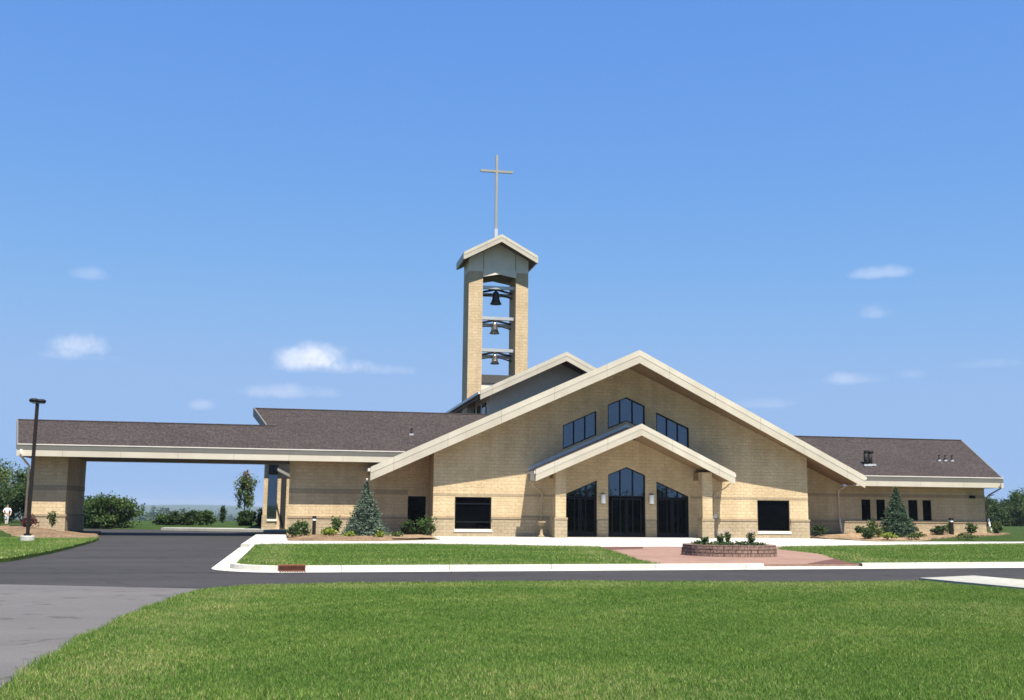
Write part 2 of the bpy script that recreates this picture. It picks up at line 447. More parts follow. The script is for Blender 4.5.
def blob_points(n, c, r, clumps=30, spread=.28, shell=.55, flat=-.6):
    """points in an uneven crown: clumps spread through an ellipsoid."""
    c = np.array(c); r = np.array(r)
    d = RNG.normal(size=(clumps, 3)); d /= np.linalg.norm(d, axis=1)[:, None]
    d[:, 2] = np.maximum(d[:, 2], flat)
    rad = RNG.uniform(shell, 1.0, clumps)**.7
    cc = d*rad[:, None]
    w = RNG.uniform(.4, 1.0, clumps); idx = RNG.choice(clumps, n, p=w/w.sum())
    p = cc[idx]+RNG.normal(size=(n, 3))*spread*RNG.uniform(.5, 1.1, clumps)[idx][:, None]
    return c+p*r, np.clip(.25+.5*(RNG.uniform(0, 1, clumps)[idx])+RNG.normal(size=n)*.15, 0, 1)

# ------------------------------------------------------------------ sheets
def in_poly(px, py, poly):
    px = np.asarray(px); py = np.asarray(py); r = np.zeros(px.shape, bool)
    n = len(poly)
    for i in range(n):
        x0, y0 = poly[i]; x1, y1 = poly[(i+1) % n]
        c = ((y0 > py) != (y1 > py)) & (px < (x1-x0)*(py-y0)/((y1-y0) if y1 != y0 else 1e-9)+x0)
        r ^= c
    return r

def edge_dist(px, py, poly):
    px = np.asarray(px, float); py = np.asarray(py, float); best = np.full(px.shape, 1e9)
    n = len(poly)
    for i in range(n):
        x0, y0 = poly[i]; x1, y1 = poly[(i+1) % n]
        dx, dy = x1-x0, y1-y0; L = dx*dx+dy*dy+1e-12
        t = np.clip(((px-x0)*dx+(py-y0)*dy)/L, 0, 1)
        best = np.minimum(best, np.hypot(px-x0-t*dx, py-y0-t*dy))
    return best

def densify(poly, step):
    out = []
    for i in range(len(poly)):
        a = Vector(poly[i]); b = Vector(poly[(i+1) % len(poly)])
        k = max(1, int((b-a).length/step))
        out += [tuple(a.lerp(b, j/k)) for j in range(k)]
    return out

def sheet(name, poly, mat, z=0.0, step=None, skirt=0.0, kind='structure', label=None, wobble=0.0, parent=None):
    zf = z if callable(z) else (lambda x, y: z)
    if step: poly = densify(poly, step)
    if wobble:
        poly = [(x+random.uniform(-wobble, wobble), y+random.uniform(-wobble, wobble)) for x, y in poly]
    pts = list(poly); nb = len(poly)
    if step:
        xs = [p[0] for p in poly]; ys = [p[1] for p in poly]
        gx, gy = np.meshgrid(np.arange(min(xs), max(xs), step), np.arange(min(ys), max(ys), step))
        gx = gx.ravel(); gy = gy.ravel()
        ok = in_poly(gx, gy, poly) & (edge_dist(gx, gy, poly) > step*.45)
        pts += list(zip(gx[ok], gy[ok]))
    vs, es, fs, _, _, _ = delaunay_2d_cdt([Vector(p) for p in pts], [(i, (i+1) % nb) for i in range(nb)], [], 1, 1e-5)
    verts = [(p.x, p.y, zf(p.x, p.y)) for p in vs]; faces = [tuple(f) for f in fs]
    mb = MB(); mb.add(verts, faces)
    if skirt:
        n = len(mb.v); m = nb
        mb.add([(x, y, zf(x, y)) for x, y in poly]+[(x, y, zf(x, y)-skirt) for x, y in poly], [(i, (i+1) % m, (i+1) % m+m, i+m) for i in range(m)])
    o = mb.build(name, mat, parent, recalc=False)
    me = o.data
    # up-facing
    import bmesh
    bm = bmesh.new(); bm.from_mesh(me)
    for f in bm.faces:
        if f.normal.z < -.2: f.normal_flip()
    bm.to_mesh(me); bm.free()
    for p in me.polygons: p.use_smooth = bool(step)
    if kind: o['kind'] = kind
    if label: o['label'] = label
    return o

def arc(cx, cy, r, a0, a1, n):
    return [(cx+r*math.cos(R(a0+(a1-a0)*i/n)), cy+r*math.sin(R(a0+(a1-a0)*i/n))) for i in range(n+1)]

def sst(a, b, x):
    t = np.clip((np.asarray(x, float)-a)/(b-a), 0, 1); return t*t*(3-2*t)

# ------------------------------------------------------------------ CAMERA
F = 1080.0
cam = bpy.data.cameras.new('camera'); camo = bpy.data.objects.new('camera', cam); COL.objects.link(camo)
cam.sensor_fit = 'HORIZONTAL'; cam.sensor_width = 36; cam.lens = 36*F/1024
cam.clip_start = .1; cam.clip_end = 60000
A, P, RO = R(11), math.atan(159/F), R(.6)
fw = Vector((math.sin(A)*math.cos(P), math.cos(A)*math.cos(P), math.sin(P)))
rt = Vector((math.cos(A), -math.sin(A), 0)); up = rt.cross(fw)
r2 = rt*math.cos(RO)+up*math.sin(RO); u2 = -rt*math.sin(RO)+up*math.cos(RO)
CAM = Vector((-19.2, -62.42, 1.6))
camo.matrix_world = Matrix(((r2.x, u2.x, -fw.x, CAM.x), (r2.y, u2.y, -fw.y, CAM.y), (r2.z, u2.z, -fw.z, CAM.z), (0, 0, 0, 1)))
scene.camera = camo

# ------------------------------------------------------------------ LIGHT, SKY
SKY_GRADE = ((.50, .80, 1.1), (.85, .57, 1.72), (1.88, .36, 2.85))
SUN = Vector((.27, -1, 2.1)).normalized()
EL = math.asin(SUN.z); AZ = math.atan2(SUN.x, SUN.y)
sl = bpy.data.lights.new('sun', 'SUN'); sl.energy = 5.0; sl.angle = R(.53); sl.color = (1, .95, .86)
so = bpy.data.objects.new('sun', sl); COL.objects.link(so); so.rotation_euler = SUN.to_track_quat('Z', 'Y').to_euler(); so.location = (0, -40, 60)
w = bpy.data.worlds.new('World'); scene.world = w; w.use_nodes = True
nt = w.node_tree; nt.nodes.clear()
wo = nt.nodes.new('ShaderNodeOutputWorld'); bg = nt.nodes.new('ShaderNodeBackground'); nt.links.new(bg.outputs[0], wo.inputs[0])
sky = nt.nodes.new('ShaderNodeTexSky'); sky.sky_type = 'NISHITA'; sky.sun_disc = False
sky.sun_elevation = EL; sky.sun_rotation = AZ; sky.air_density = .8; sky.dust_density = 0.0; sky.ozone_density = 3.5; sky.altitude = 200
bg.inputs['Strength'].default_value = .13
tcw = nt.nodes.new('ShaderNodeTexCoord')
nz = N(nt, 'ShaderNodeTexNoise', Scale=26.0, Detail=8.0, Roughness=.62); nt.links.new(tcw.outputs['Generated'], nz.inputs['Vector'])
def direction(px, py): return (fw*F+r2*(px-512)+u2*(350-py)).normalized()
sep = nt.nodes.new('ShaderNodeSeparateColor'); nt.links.new(sky.outputs[0], sep.inputs[0])
cmb = nt.nodes.new('ShaderNodeCombineColor')
for i_, (k_, p_, lim) in enumerate(SKY_GRADE):      # white balance and film response of the sky's colour
    pw = N(nt, 'ShaderNodeMath', operation='POWER'); pw.inputs[1].default_value = p_; nt.links.new(sep.outputs[i_], pw.inputs[0])
    ml = N(nt, 'ShaderNodeMath', operation='MULTIPLY'); ml.inputs[1].default_value = k_; nt.links.new(pw.outputs[0], ml.inputs[0])
    sm = N(nt, 'ShaderNodeMath', operation='SMOOTH_MIN'); sm.inputs[1].default_value = lim; sm.inputs[2].default_value = .35*lim; nt.links.new(ml.outputs[0], sm.inputs[0])
    nt.links.new(sm.outputs[0], cmb.inputs[i_])
skycol = cmb.outputs[0]
# far fair-weather clouds: (bearing deg from +y, elevation deg, half width, half height, opacity)
CL = [(-.1, 7.5, 2.2, .8, .5), (1.0, 7.75, 2.0, .9, .5), (2.2, 7.35, 1.9, .6, .42), (1.6, 7.15, 4.6, .5, .26), (-.9, 5.85, 2.9, .6, .26), (-11.1, 7.6, 1.7, .85, .62), (-11.4, 7.2, 2.4, .4, .2),
      (-4.9, 5.05, .9, .45, .24), (-10.8, 11.25, 1.1, .5, .18), (30.4, 11.95, 1.7, .5, .28), (29.9, 9.95, 1.1, .6, .22),
      (28.75, 6.65, 2.1, .5, .26), (31.3, 6.8, 1.0, .35, .12), (24.5, 5.5, 1.8, .4, .12), (35, 7.2, 2.4, .35, .1)]
for (az, el, hw, hh, op) in CL:
    a, e = R(az), R(el)
    d = Vector((math.sin(a)*math.cos(e), math.cos(a)*math.cos(e), math.sin(e)))
    hx = Vector((math.cos(a), -math.sin(a), 0)); hy = hx.cross(d)
    def dot(vv, s):
        n = nt.nodes.new('ShaderNodeVectorMath'); n.operation = 'DOT_PRODUCT'; n.inputs[1].default_value = vv*s
        nt.links.new(tcw.outputs['Generated'], n.inputs[0]); return n.outputs['Value']
    def mth(op_, a_, b_=None, c_=None):
        n = nt.nodes.new('ShaderNodeMath'); n.operation = op_
        for i, q in enumerate((a_, b_, c_)):
            if q is None: continue
            if hasattr(q, 'is_output'): nt.links.new(q, n.inputs[i])
            else: n.inputs[i].default_value = q
        return n.outputs[0]
    u = dot(hx, 1/math.sin(R(hw))); v = mth('ADD', dot(hy, 1/math.sin(R(hh))), 0.0)
    lowv = mth('MULTIPLY', mth('MINIMUM', v, 0.0), 1.7); v2 = mth('ADD', mth('MAXIMUM', v, 0.0), lowv)
    rr = mth('ADD', mth('MULTIPLY', u, u), mth('MULTIPLY', v2, v2))
    f = mth('SUBTRACT', 1.0, rr)
    f = mth('ADD', f, mth('MULTIPLY', mth('SUBTRACT', nz.outputs[0], .5), 3.0))
    mr = nt.nodes.new('ShaderNodeMapRange'); mr.interpolation_type = 'SMOOTHSTEP'
    mr.inputs[1].default_value = .0; mr.inputs[2].default_value = 1.7; nt.links.new(f, mr.inputs[0])
    front = mth('GREATER_THAN', dot(d, 1.0), .7)
    fac = mth('MULTIPLY', mth('MULTIPLY', mr.outputs[0], op), front)
    skycol = mix(nt, fac, skycol, (4.0, 3.95, 4.1))
nt.links.new(skycol, bg.inputs[0])

vs = scene.view_settings
vs.view_transform = 'Standard'; vs.look = 'None'; vs.exposure = 1.2; vs.gamma = 1.0; vs.use_curve_mapping = False
scene.cycles.use_denoising = True
scene.cycles.max_bounces = 8; scene.cycles.volume_bounces = 0; scene.cycles.transparent_max_bounces = 8
scene.cycles.filter_width = 1.6

# ------------------------------------------------------------------ GROUND
def ground_h(x, y):
    x = np.asarray(x, float); y = np.asarray(y, float)
    core = np.maximum(sst(-33, -29, x)*(1-sst(8, 12, x))*(1-sst(15, 18, y)), (1-sst(-12, -7, y)))
    core = np.maximum(core, sst(-43, -40, x)*(1-sst(8, 12, x))*sst(5, 8, y)*(1-sst(20, 22, y)))
    h = -.2*core
    h = h+.38*sst(11, 19, x)*sst(-4, 2, y)*(1-core)
    h = h+.3*(1-sst(-34, -29, x))*sst(-8, 0, y)*(1-core)*(1-sst(8, 14, y))
    dist = np.hypot(x+10, y+10)
    fall = sst(60, 420, dist-20*sst(-10, 60, x)*0)
    h = h-26*fall*sst(10, 120, y)
    h = h-18*sst(300, 1500, dist)*sst(10, 120, y)
    hills = sst(2500, 6500, dist)*sst(10, 400, y)*(46+9*np.sin(x*.0011+.7)+5*np.sin(x*.0031+y*.0007)+3*np.sin(x*.0083))
    mid = sst(700, 1500, dist)*(1-sst(2000, 3200, dist))*sst(10, 400, y)*(14+9*np.sin(x*.0042+1.2)+5*np.sin(x*.011))
    knoll = 22*np.exp(-((x+150)/95)**2-((y-930)/240)**2)+20*np.exp(-((x-20)/120)**2-((y-1500)/300)**2)
    return h+hills+mid+knoll

def ground_axis(near0, near1, step, far):
    a = list(np.arange(near0, near1+.1, step)); g = step; p = near1; q = near0
    up_, dn = [], []
    while p < far: g *= 1.16; p += g; up_.append(p)
    g = step
    while q > -far: g *= 1.16; q -= g; dn.append(q)
    return np.array(dn[::-1]+a+up_)
gx = ground_axis(-64, 64, 2, 7800); gy = ground_axis(-48, 60, 2, 7800)
XX, YY = np.meshgrid(gx, gy); ZZ = ground_h(XX, YY)
nx, ny = len(gx), len(gy)
g = MB(); g.v = list(zip(XX.ravel(), YY.ravel(), ZZ.ravel()))
g.f = [(j*nx+i, j*nx+i+1, (j+1)*nx+i+1, (j+1)*nx+i) for j in range(ny-1) for i in range(nx-1)]
tag(g.build('ground', 'ground', smooth=True, recalc=False), kind='structure')

# roads
sheet('driveway', [(-31.5, -33), (-19.5, -33), (-19.5, 17.5), (-28, 19.5), (-40, 20), (-40, 9.5), (-31.5, 8.3)], 'asphalt', -.116)
sheet('road', [(-140, -42), (140, -42), (140, -14), (60, -24), (-19, -28), (-140, -28)], 'asphalt', -.12)
sheet('old_driveway', [(-140, -90), (-20.6, -90), (-20.6, -38.75), (-25.4, -37.1), (-30, -35.6), (-140, -33)], 'asphalt_old', -.112)
# kerb along the island, with its gutter pan
kf = [(-21.05, -15.2), (-21.0, -29.9)]+arc(-19.3, -30.75, 1.7, 178, 260, 9)+[(-10, -31.5), (-5.2, -31.0)]
kf2 = [(-1.75, -30.65), (10, -29.4), (30, -27.4), (70, -23.3), (140, -16)]
def offset(path, d):
    out = []
    for i in range(len(path)):
        a = Vector(path[max(i-1, 0)]); b = Vector(path[min(i+1, len(path)-1)])
        t = (b-a).normalized(); n = Vector((-t.y, t.x)); out.append(tuple(Vector(path[i])+n*d))
    return out
def kerb(path, tops):
    prof = [(-.5, -.112), (-.02, -.1), (.0, tops), (.16, tops+.005), (.16, -.15)]
    rows = [[(x, y, z) for x, y in offset(path, d)] for d, z in prof]
    n = len(path); mb = MB(); vsx = [p for r in rows for p in r]
    mb.add(vsx, [(k*n+i, k*n+i+1, (k+1)*n+i+1, (k+1)*n+i) for k in range(len(prof)-1) for i in range(n-1)])
    return mb
kb = kerb(kf, .03)
for b in (kerb(kf2, .03), kerb([(-5.2, -31.0), (-1.75, -30.65)], -.07)): kb.add(b.v, b.f)
tag(kb.build('kerb', 'kerb'), kind='structure')

# lawns
islA = offset(kf, .17)[1:]
LAWN_A = islA[:-1]+[(-8.5, -31.2), (-8.35, -28.6), (-7.5, -24), (-6.3, -16.2), (-10, -14.2), (-14, -13), (-20.7, -14.7), (-20.85, -16)]
LAWN_B = offset(kf2, .17)+[(140, 20), (60, 3.8), (22, -7.7), (12, -11.2), (3.0, -14.9), (1.2, -18), (.7, -23), (-1.5, -28.9)]
LAWN_F = [(-21.75, -90), (-21.7, -48), (-21.5, -45), (-21.25, -42.2), (-21.0, -40.4), (-20.3, -39.35), (-18.5, -38.95), (-11, -38.7), (-4, -38.3), (10, -37.0), (60, -32.6), (60, -90)]
LAWN_L = [(-140, -30.4), (-30, -30.0), (-28.2, -29.2), (-27.6, -27.2), (-27.6, -22), (-27.9, -16), (-28.3, -10), (-28.7, -6), (-30, -7), (-33, -6.5), (-36.5, -4), (-60, -4), (-140, -2)]
def lawn_z(x, y): return 0.03*math.sin(x*.35+.4)*math.sin(y*.3)
sheet('lawn', LAWN_A, 'lawn', .0, 1.5, .16)
sheet('lawn', LAWN_B, 'lawn', .0, None, .16)
sheet('lawn', LAWN_F, 'lawn', lawn_z, 1.5, .2)
sheet('lawn', LAWN_L, 'lawn', .0, None, .16)
PATH = [(-4.3, -38.0), (-2.2, -37.1), (2.9, -78), (.9, -78)]
sheet('path', PATH, 'path', .045, 1.0, .1)
sheet('footpath', [(-60, -9.2), (-36, -10.3), (-33.2, -9.95), (-36, -9.2), (-60, -6.8)], 'path', .012)
SW = [(-20.9, -14.7), (-14, -13), (-10, -14.2), (-6.3, -16.2), (3.0, -14.9), (12, -11.2), (22, -7.7), (60, 3.8), (60, 6.2), (22, -5.2), (12.5, -6.2),
      (11.74, -.005), (-11.74, -.005), (-12.0, -7), (-15.5, -9.9), (-19.62, -9.9), (-19.85, 1.85), (-21.5, 1.85), (-21.5, -15.2), (-20.75, -15.2)]
sheet('sidewalk', SW, 'concrete', .014, None, .14)
sheet('rear_walk', [(-28.5, 17.0), (-19.9, 12.6), (-16, 12.6), (-16, 14.9), (-20, 15.0), (-22.5, 18.2), (-28.5, 19)], 'path', .05, None, .25)
PLAZA = [(-6.3, -16.2), (-7.5, -24), (-8.35, -28.6), (-8.5, -31.15), (-5.2, -30.84), (-1.75, -30.48), (-1.5, -28.9), (.7, -23), (1.2, -18), (3.0, -14.9)]
sheet('plaza', PLAZA, 'paver', .006, None, .1)
sheet('plaza_edging', [(-6.4, -16.5), (-6.9, -19.6), (-4.9, -18.2), (-4.2, -16.0)], 'paver_dark', .012)
sheet('plaza_edging', [(-3.6, -30.62), (-1.77, -30.45), (-1.52, -28.9), (-.6, -26.9), (-2.2, -28.8)], 'paver_dark', .012)

# planting beds (mounded mulch)
def mound(poly, zin, rise, z0=.02):
    return lambda x, y: z0+zin*float(sst(0, rise, edge_dist(np.array([x]), np.array([y]), poly))[0])+.02*math.sin(x*3.1)*math.sin(y*2.7)
bedL = [(-19.6, -9.85), (-15.5, -9.85), (-12.05, -7), (-11.76, -.2), (-11.76, 1.95), (-19.7, 1.95)]
sheet('mulch_bed', bedL, 'mulch', mound(bedL, .08, 1.5), .5, .1, wobble=.06)
bedLs = [(-14.6, -8.4), (-12.2, -6.6), (-11.9, -.6), (-14.2, -.6)]
sheet('straw_bed', bedLs, 'straw', mound(bedLs, .02, .8, .115), .5, .0, wobble=.06)
bedR = [(11.8, 1.95), (25.3, 1.95), (26.2, 1.0), (24.5, -.3), (21, -1.2), (18.5, -2.6), (16.5, -4.4), (12.55, -5.6), (11.8, -.3)]
def bedR_z(x, y): return .02+.36*float(sst(-4.5, 1.5, y))*float(sst(10, 17, x))+.03*math.sin(x*3)*math.sin(y*2.5)+.03
sheet('straw_bed', bedR, 'straw', bedR_z, .5, .2, wobble=.06)
bedP = [(-28.9, -5.2), (-30, -6.8), (-33, -6.2), (-36.5, -3.5), (-42, -3), (-47, 0), (-44, 5), (-36, 8.5), (-31.0, 8.6), (-30.2, 2), (-29.3, -2.5)]
sheet('mulch_bed', bedP, 'mulch', mound(bedP, .4, 4.0, -.02), .7, .15, wobble=.08)

# ------------------------------------------------------------------ GRASS BLADES (stuff)
def blades(name, poly, box, dens, hgt, wid, avoid=(), zf=None):
    x0, x1, y0, y1 = box
    n = int((x1-x0)*(y1-y0)*dens)
    x = RNG.uniform(x0, x1, n); y = RNG.uniform(y0, y1, n)
    # keep only what the camera (and a camera a few metres aside) can see
    dx = x-CAM.x; dy = y-CAM.y
    depth = dx*math.sin(A)+dy*math.cos(A); side = dx*math.cos(A)-dy*math.sin(A)
    ok = (depth > 3) & (np.abs(side) < depth*.52+3.5) 
    wob = .03*np.sin(x*2.3+1.7*np.sin(y*1.1))+.03*np.sin(y*2.9+x*.7)
    ok[ok] &= in_poly(x[ok]+wob[ok]+RNG.normal(0, .045, ok.sum()), y[ok]+wob[ok]+RNG.normal(0, .045, ok.sum()), poly)
    for a in avoid: ok &= ~in_poly(x, y, a)
    keepp = np.clip(15/np.maximum(depth, 1), .25, 1.0)
    ok &= RNG.uniform(0, 1, n) < keepp
    x, y, depth = x[ok], y[ok], depth[ok]; n = len(x)
    clump = .5+.25*np.sin(x*5.1+np.sin(y*3.3)*1.7)+.25*np.sin(y*6.3+np.sin(x*4.1)*2.0)
    big = .5+.5*np.sin(x*1.1+1.3*np.sin(y*.8))*np.sin(y*1.3+np.sin(x*.7))
    ed = edge_dist(x, y, poly)
    h = hgt*RNG.uniform(.45, 1.25, n)*(.6+.4*clump+.3*big)*(1+.7*np.exp(-ed/.25)*RNG.uniform(0, 1, n))
    wd = wid*RNG.uniform(.7, 1.3, n)*np.clip(depth/14, 1, 2.2)
    a = RNG.uniform(0, 2*np.pi, n); b = RNG.uniform(0, 2*np.pi, n); lean = h*RNG.uniform(.15, .9, n)
    z = np.zeros(n)
    if zf is not None: z = 0.03*np.sin(x*.35+.4)*np.sin(y*.3)
    V = np.empty((n, 3, 3))
    ca, sa = np.cos(a)*wd*.5, np.sin(a)*wd*.5
    V[:, 0] = np.c_[x-ca, y-sa, z-.005]; V[:, 1] = np.c_[x+ca, y+sa, z-.005]
    V[:, 2] = np.c_[x+np.cos(b)*lean, y+np.sin(b)*lean, z+h]
    tuft = np.sin(x*17+2*np.sin(y*13))*np.sin(y*19+2*np.sin(x*11))
    h *= 1+.3*tuft
    tint = np.clip(RNG.beta(1.6, 2.0, n)*.95+.12*(big-.5)+.12*tuft+.04, 0, 1)
    patch = np.clip(np.sin(x*.43+2*np.sin(y*.29))*np.sin(y*.51+1.3*np.sin(x*.37)), 0, 1)
    tint = np.clip(tint+.22*np.exp(-((ed-.9)/.7)**2)+.12*patch, 0, 1)
    dry = RNG.uniform(0, 1, n) < .02+.02*(big > .8)+.07*np.exp(-ed/.7)+.03*patch; tint[dry] = RNG.uniform(.9, 1, dry.sum())
    o = np_mesh(name, V.reshape(-1, 3), 3, 'grass', tint=tint)
    return tag(o, kind='stuff')
blades('grass', LAWN_F, (-22, 16, -58, -36), 4800, .035, .007, (PATH,), lawn_z)
blades('grass', LAWN_A, (-22, -6, -32, -12.5), 1500, .05, .009)
blades('grass', LAWN_B, (-1, 32, -31, 0), 1100, .05, .011)
blades('grass', LAWN_L, (-44, -27, -31, -6), 1300, .055, .01)

# ------------------------------------------------------------------ CHURCH
ch = thing('church_building', (0, 0, 0), 'tan block church with broad front gable, entrance porch, brown shingled wings and drive-through canopy', 'church')
SL = .4577; RZ = 10.83
def zr(x): return RZ-SL*abs(x)
XE = 15.25
def yprow(x, ye, yp, xe): return yp+(ye-yp)*abs(x)/xe

def gable_roof(pre, xe, ye, yp, yb, ridge, sl, drop, cx=0.0, sof='soffit', lab=None, inset=.12, th=.07):
    """prow gable roof: shingle slabs, soffit slabs, two-step rake fascia. Ridge along y from yp to yb."""
    roof, so_, fa, tr, ga = MB(), MB(), MB(), MB(), MB()
    for s in (-1, 1):
        E = lambda y, dz, f=1.0: (cx+s*xe*f, y, ridge-sl*xe*f+dz)
        T = lambda y, dz: (cx, y, ridge+dz)
        roof.hexa([T(yp+.02, 0), E(ye+.02, 0), E(yb, 0), T(yb, 0), T(yp+.02, -th), E(ye+.02, -th), E(yb, -th), T(yb, -th)])
        so_.hexa([T(yp+.1, -th-.01), E(ye+.1, -th-.01, .985), E(yb, -th-.01, .985), T(yb, -th-.01),
                  T(yp+.1, -drop+.14), E(ye+.1, -drop+.14, .985), E(yb, -drop+.14, .985), T(yb, -drop+.14)])
        fa.hexa([T(yp+.03, -.03), E(ye+.03, -.03), E(ye+.1, -.03), T(yp+.1, -.03), T(yp+.03, -drop), E(ye+.03, -drop), E(ye+.1, -drop), T(yp+.1, -drop)])
        h = drop*.42
        tr.hexa([T(yp+.016, .03), E(ye+.016, .03), E(ye+.027, .03), T(yp+.027, .03), T(yp+.016, -h), E(ye+.016, -h), E(ye+.027, -h), T(yp+.027, -h)])
        # eave gutter running back from the rake
        x0 = cx+s*(xe+.005); x1 = cx+s*(xe+.14)
        zt = ridge-sl*xe-.04
        x1 = cx+s*(xe+(.07 if pre == 'porch_' else .14))
        ga.box(min(x0, x1), max(x0, x1), ye+.08, yb, zt-.17, zt)
    roof.build(pre+'roof', 'shingle', ch, lab)
    so_.build(pre+'soffit', sof, ch)
    f = fa.build(pre+'fascia', 'fascia', ch); tr.build('fascia_trim', 'fascia_trim', f)
    ga.each(pre+'gutter', 'gutter_lip', ch)

# main gable and its block
gable_roof('gable_', XE, -.45, -2.7, 10.9, RZ, SL, .74, lab='broad shingled gable roof over the entrance block')
WIN = {}
pent = [(-1.15, .02), (1.15, .02), (1.15, 3.69), (0, 4.16), (-1.15, 3.69)]
glL = [(-3.87, .02), (-1.85, .02), (-1.85, 3.34), (-3.87, 2.46)]
glR = [(1.85, .02), (3.87, .02), (3.87, 2.46), (1.85, 3.34)]
upL = [(-3.94, 5.12), (-1.87, 6.03), (-1.87, 7.48), (-3.94, 6.55)]
upR = [(1.87, 6.06), (3.94, 5.15), (3.94, 6.58), (1.87, 7.5)]
upC = [(-1.16, 6.4), (0, 6.9), (1.16, 6.4), (1.16, 7.86), (0, 8.36), (-1.16, 7.86)]
wl = [(-10.33, .43), (-8.19, .43), (-8.19, 2.27), (-10.33, 2.27)]
wr = [(8.27, .43), (10.37, .43), (10.37, 2.29), (8.27, 2.29)]
zt = lambda x: zr(x)-.62
WX = 11.6
wall = MB(); wall.wall([(-WX, -.2), (-3.87, -.2), (3.87, -.2), (WX, -.2), (WX, zt(WX)), (0, zt(0)), (-WX, zt(WX))],
                       [pent, glL, glR, upL, upR, upC, wl, wr], 0, .3)
wall.build('front_wall', 'block', ch, 'tan block front wall under the broad gable')
side = MB()
for s in (-1, 1):
    side.box(min(s*WX, s*(WX-.3)), max(s*WX, s*(WX-.3)), .302, 10.6, -.2, zt(WX)+.02)
side.each('side_wall', 'block', ch)

def clip(poly, z0, above):
    out = []
    for i in range(len(poly)):
        a, b = poly[i], poly[(i+1) % len(poly)]
        ia, ib = (a[1] >= z0) == above, (b[1] >= z0) == above
        if ia: out.append(a)
        if ia != ib: k_ = (z0-a[1])/(b[1]-a[1]); out.append((a[0]+(b[0]-a[0])*k_, z0))
    return out
def window(poly, y, nm, mull=(), trans=(), gl='glass', sill=None, bars=(), fr=.06, low=None):
    p = MB(); p.prism(clip(poly, low, True) if low else poly, y+.13, y+.15)
    g_ = p.build(nm, gl, ch)
    if low: MB().prism(clip(poly, low, False), y+.13, y+.15).build('door_glass', 'glass_dull', g_)
    f = MB(); n = len(poly)
    cxm = sum(q[0] for q in poly)/n; czm = sum(q[1] for q in poly)/n
    for i in range(n):
        a, b = poly[i], poly[(i+1) % n]
        d = Vector((b[0]-a[0], b[1]-a[1])); L = d.length; d /= L
        nn = Vector((-d.y, d.x))
        if (cxm-a[0])*nn.x+(czm-a[1])*nn.y < 0: nn = -nn
        q = [a, b, (b[0]+nn.x*fr, b[1]+nn.y*fr), (a[0]+nn.x*fr, a[1]+nn.y*fr)]
        f.prism(q, y+.05+.002*(i % 2), y+.14+.002*(i % 2))
    def span(x):
        zs = []
        for i in range(n):
            (xa, za), (xb, zb) = poly[i], poly[(i+1) % n]
            if (xa-x)*(xb-x) <= 0 and abs(xa-xb) > 1e-6: zs.append(za+(zb-za)*(x-xa)/(xb-xa))
        return min(zs), max(zs)
    for x in mull:
        z0, z1 = span(x); f.box(x-.03, x+.03, y+.056, y+.137, z0+.03, z1-.03)
    for (xa, xb, z) in trans: f.box(xa, xb, y+.06, y+.133, z-.03, z+.03)
    f.build('window_frame', 'frame', g_)
    if sill:
        xa, xb, z = sill
        MB().box(xa-.05, xb+.05, y-.09, y+.13, z-.16, z-.002).build('window_sill', 'sill', g_)
    return g_
window(wl, 0, 'square_window', trans=((-10.27, -8.25, 1.88), (-10.27, -8.25, .84)), sill=(-10.33, -8.19, .43), gl='glass_dull')['label'] = 'square black window left of the porch'
window(wr, 0, 'square_window', sill=(8.27, 10.37, .43), gl='glass_dull')['label'] = 'square black window right of the porch'
window(upL, 0, 'gable_window', (-3.25, -2.56)); window(upR, 0, 'gable_window', (2.56, 3.25))
window(upC, 0, 'gable_window', (-.39, .39))['label'] = 'peaked middle window of the gable'
window(pent, 0, 'entrance_glazing', (-.39, .39), ((-1.1, 1.1, 2.42),), low=2.42)['label'] = 'tall peaked glazing in the middle of the porch'
window(glL, 0, 'entrance_glazing', (-3.2, -2.52), ((-3.82, -1.9, 2.36),), low=2.36); window(glR, 0, 'entrance_glazing', (2.52, 3.2), ((1.9, 3.82, 2.36),), low=2.36)
# doors behind the glazing frames
for x0 in (-2.86, 0.0, 2.86):
    dmb = MB()
    for s in (-1, 1):
        xa, xb = (x0-.93, x0-.02) if s < 0 else (x0+.02, x0+.93)
        dmb.box(xa, xa+.07, .062, .128, .03, 2.3); dmb.box(xb-.07, xb, .062, .128, .03, 2.3)
        dmb.box(xa+.07, xb-.07, .064, .126, .03, .24); dmb.box(xa+.07, xb-.07, .064, .126, 2.22, 2.3)
    d_ = dmb.build('entrance_door', 'frame', ch)
    hb = MB()
    for s in (-1, 1): hb.tube([(x0+s*.13, .03, .95), (x0+s*.13, .0, .97), (x0+s*.13, .0, 1.3), (x0+s*.13, .03, 1.32)], .014, 6)
    hb.each('door_handle', 'bronze', d_)
# plinth, cap, band on the front block (proud of the wall)
def base_course(segs, y, top=1.02):
    p, c = MB(), MB()
    for xa, xb in segs:
        p.box(xa, xb, y-.055, y+.05, -.2, top-.002); c.box(xa-.02, xb+.02, y-.085, y+.05, top, top+.13)
    p.each('plinth', 'plinth', ch); c.each('plinth_cap', 'cap', ch)
base_course([(-WX-.05, -10.38), (-8.14, -4.75), (4.75, 8.22), (10.42, WX+.05)], 0)
pp = MB()
for xa, xb in ((-10.38, -8.14), (8.22, 10.42)): pp.box(xa+.003, xb-.003, -.054, .05, -.2, .26)
pp.each('plinth', 'plinth', ch)
pc = MB(); 
for s in (-1, 1):
    a, b = sorted((s*1.17, s*1.83)); pc.box(a, b, -.055, .05, -.1, 1.02)
pc.each('plinth', 'plinth', ch)
bd = MB()
for xa, xb in [(-WX-.012, -10.36), (-10.36, -8.16), (-8.16, -4.0), (4.0, 8.24), (8.24, 10.4), (10.4, WX+.012)]:
    bd.box(xa+.001, xb-.001, -.012, .04, 2.33, 2.47)
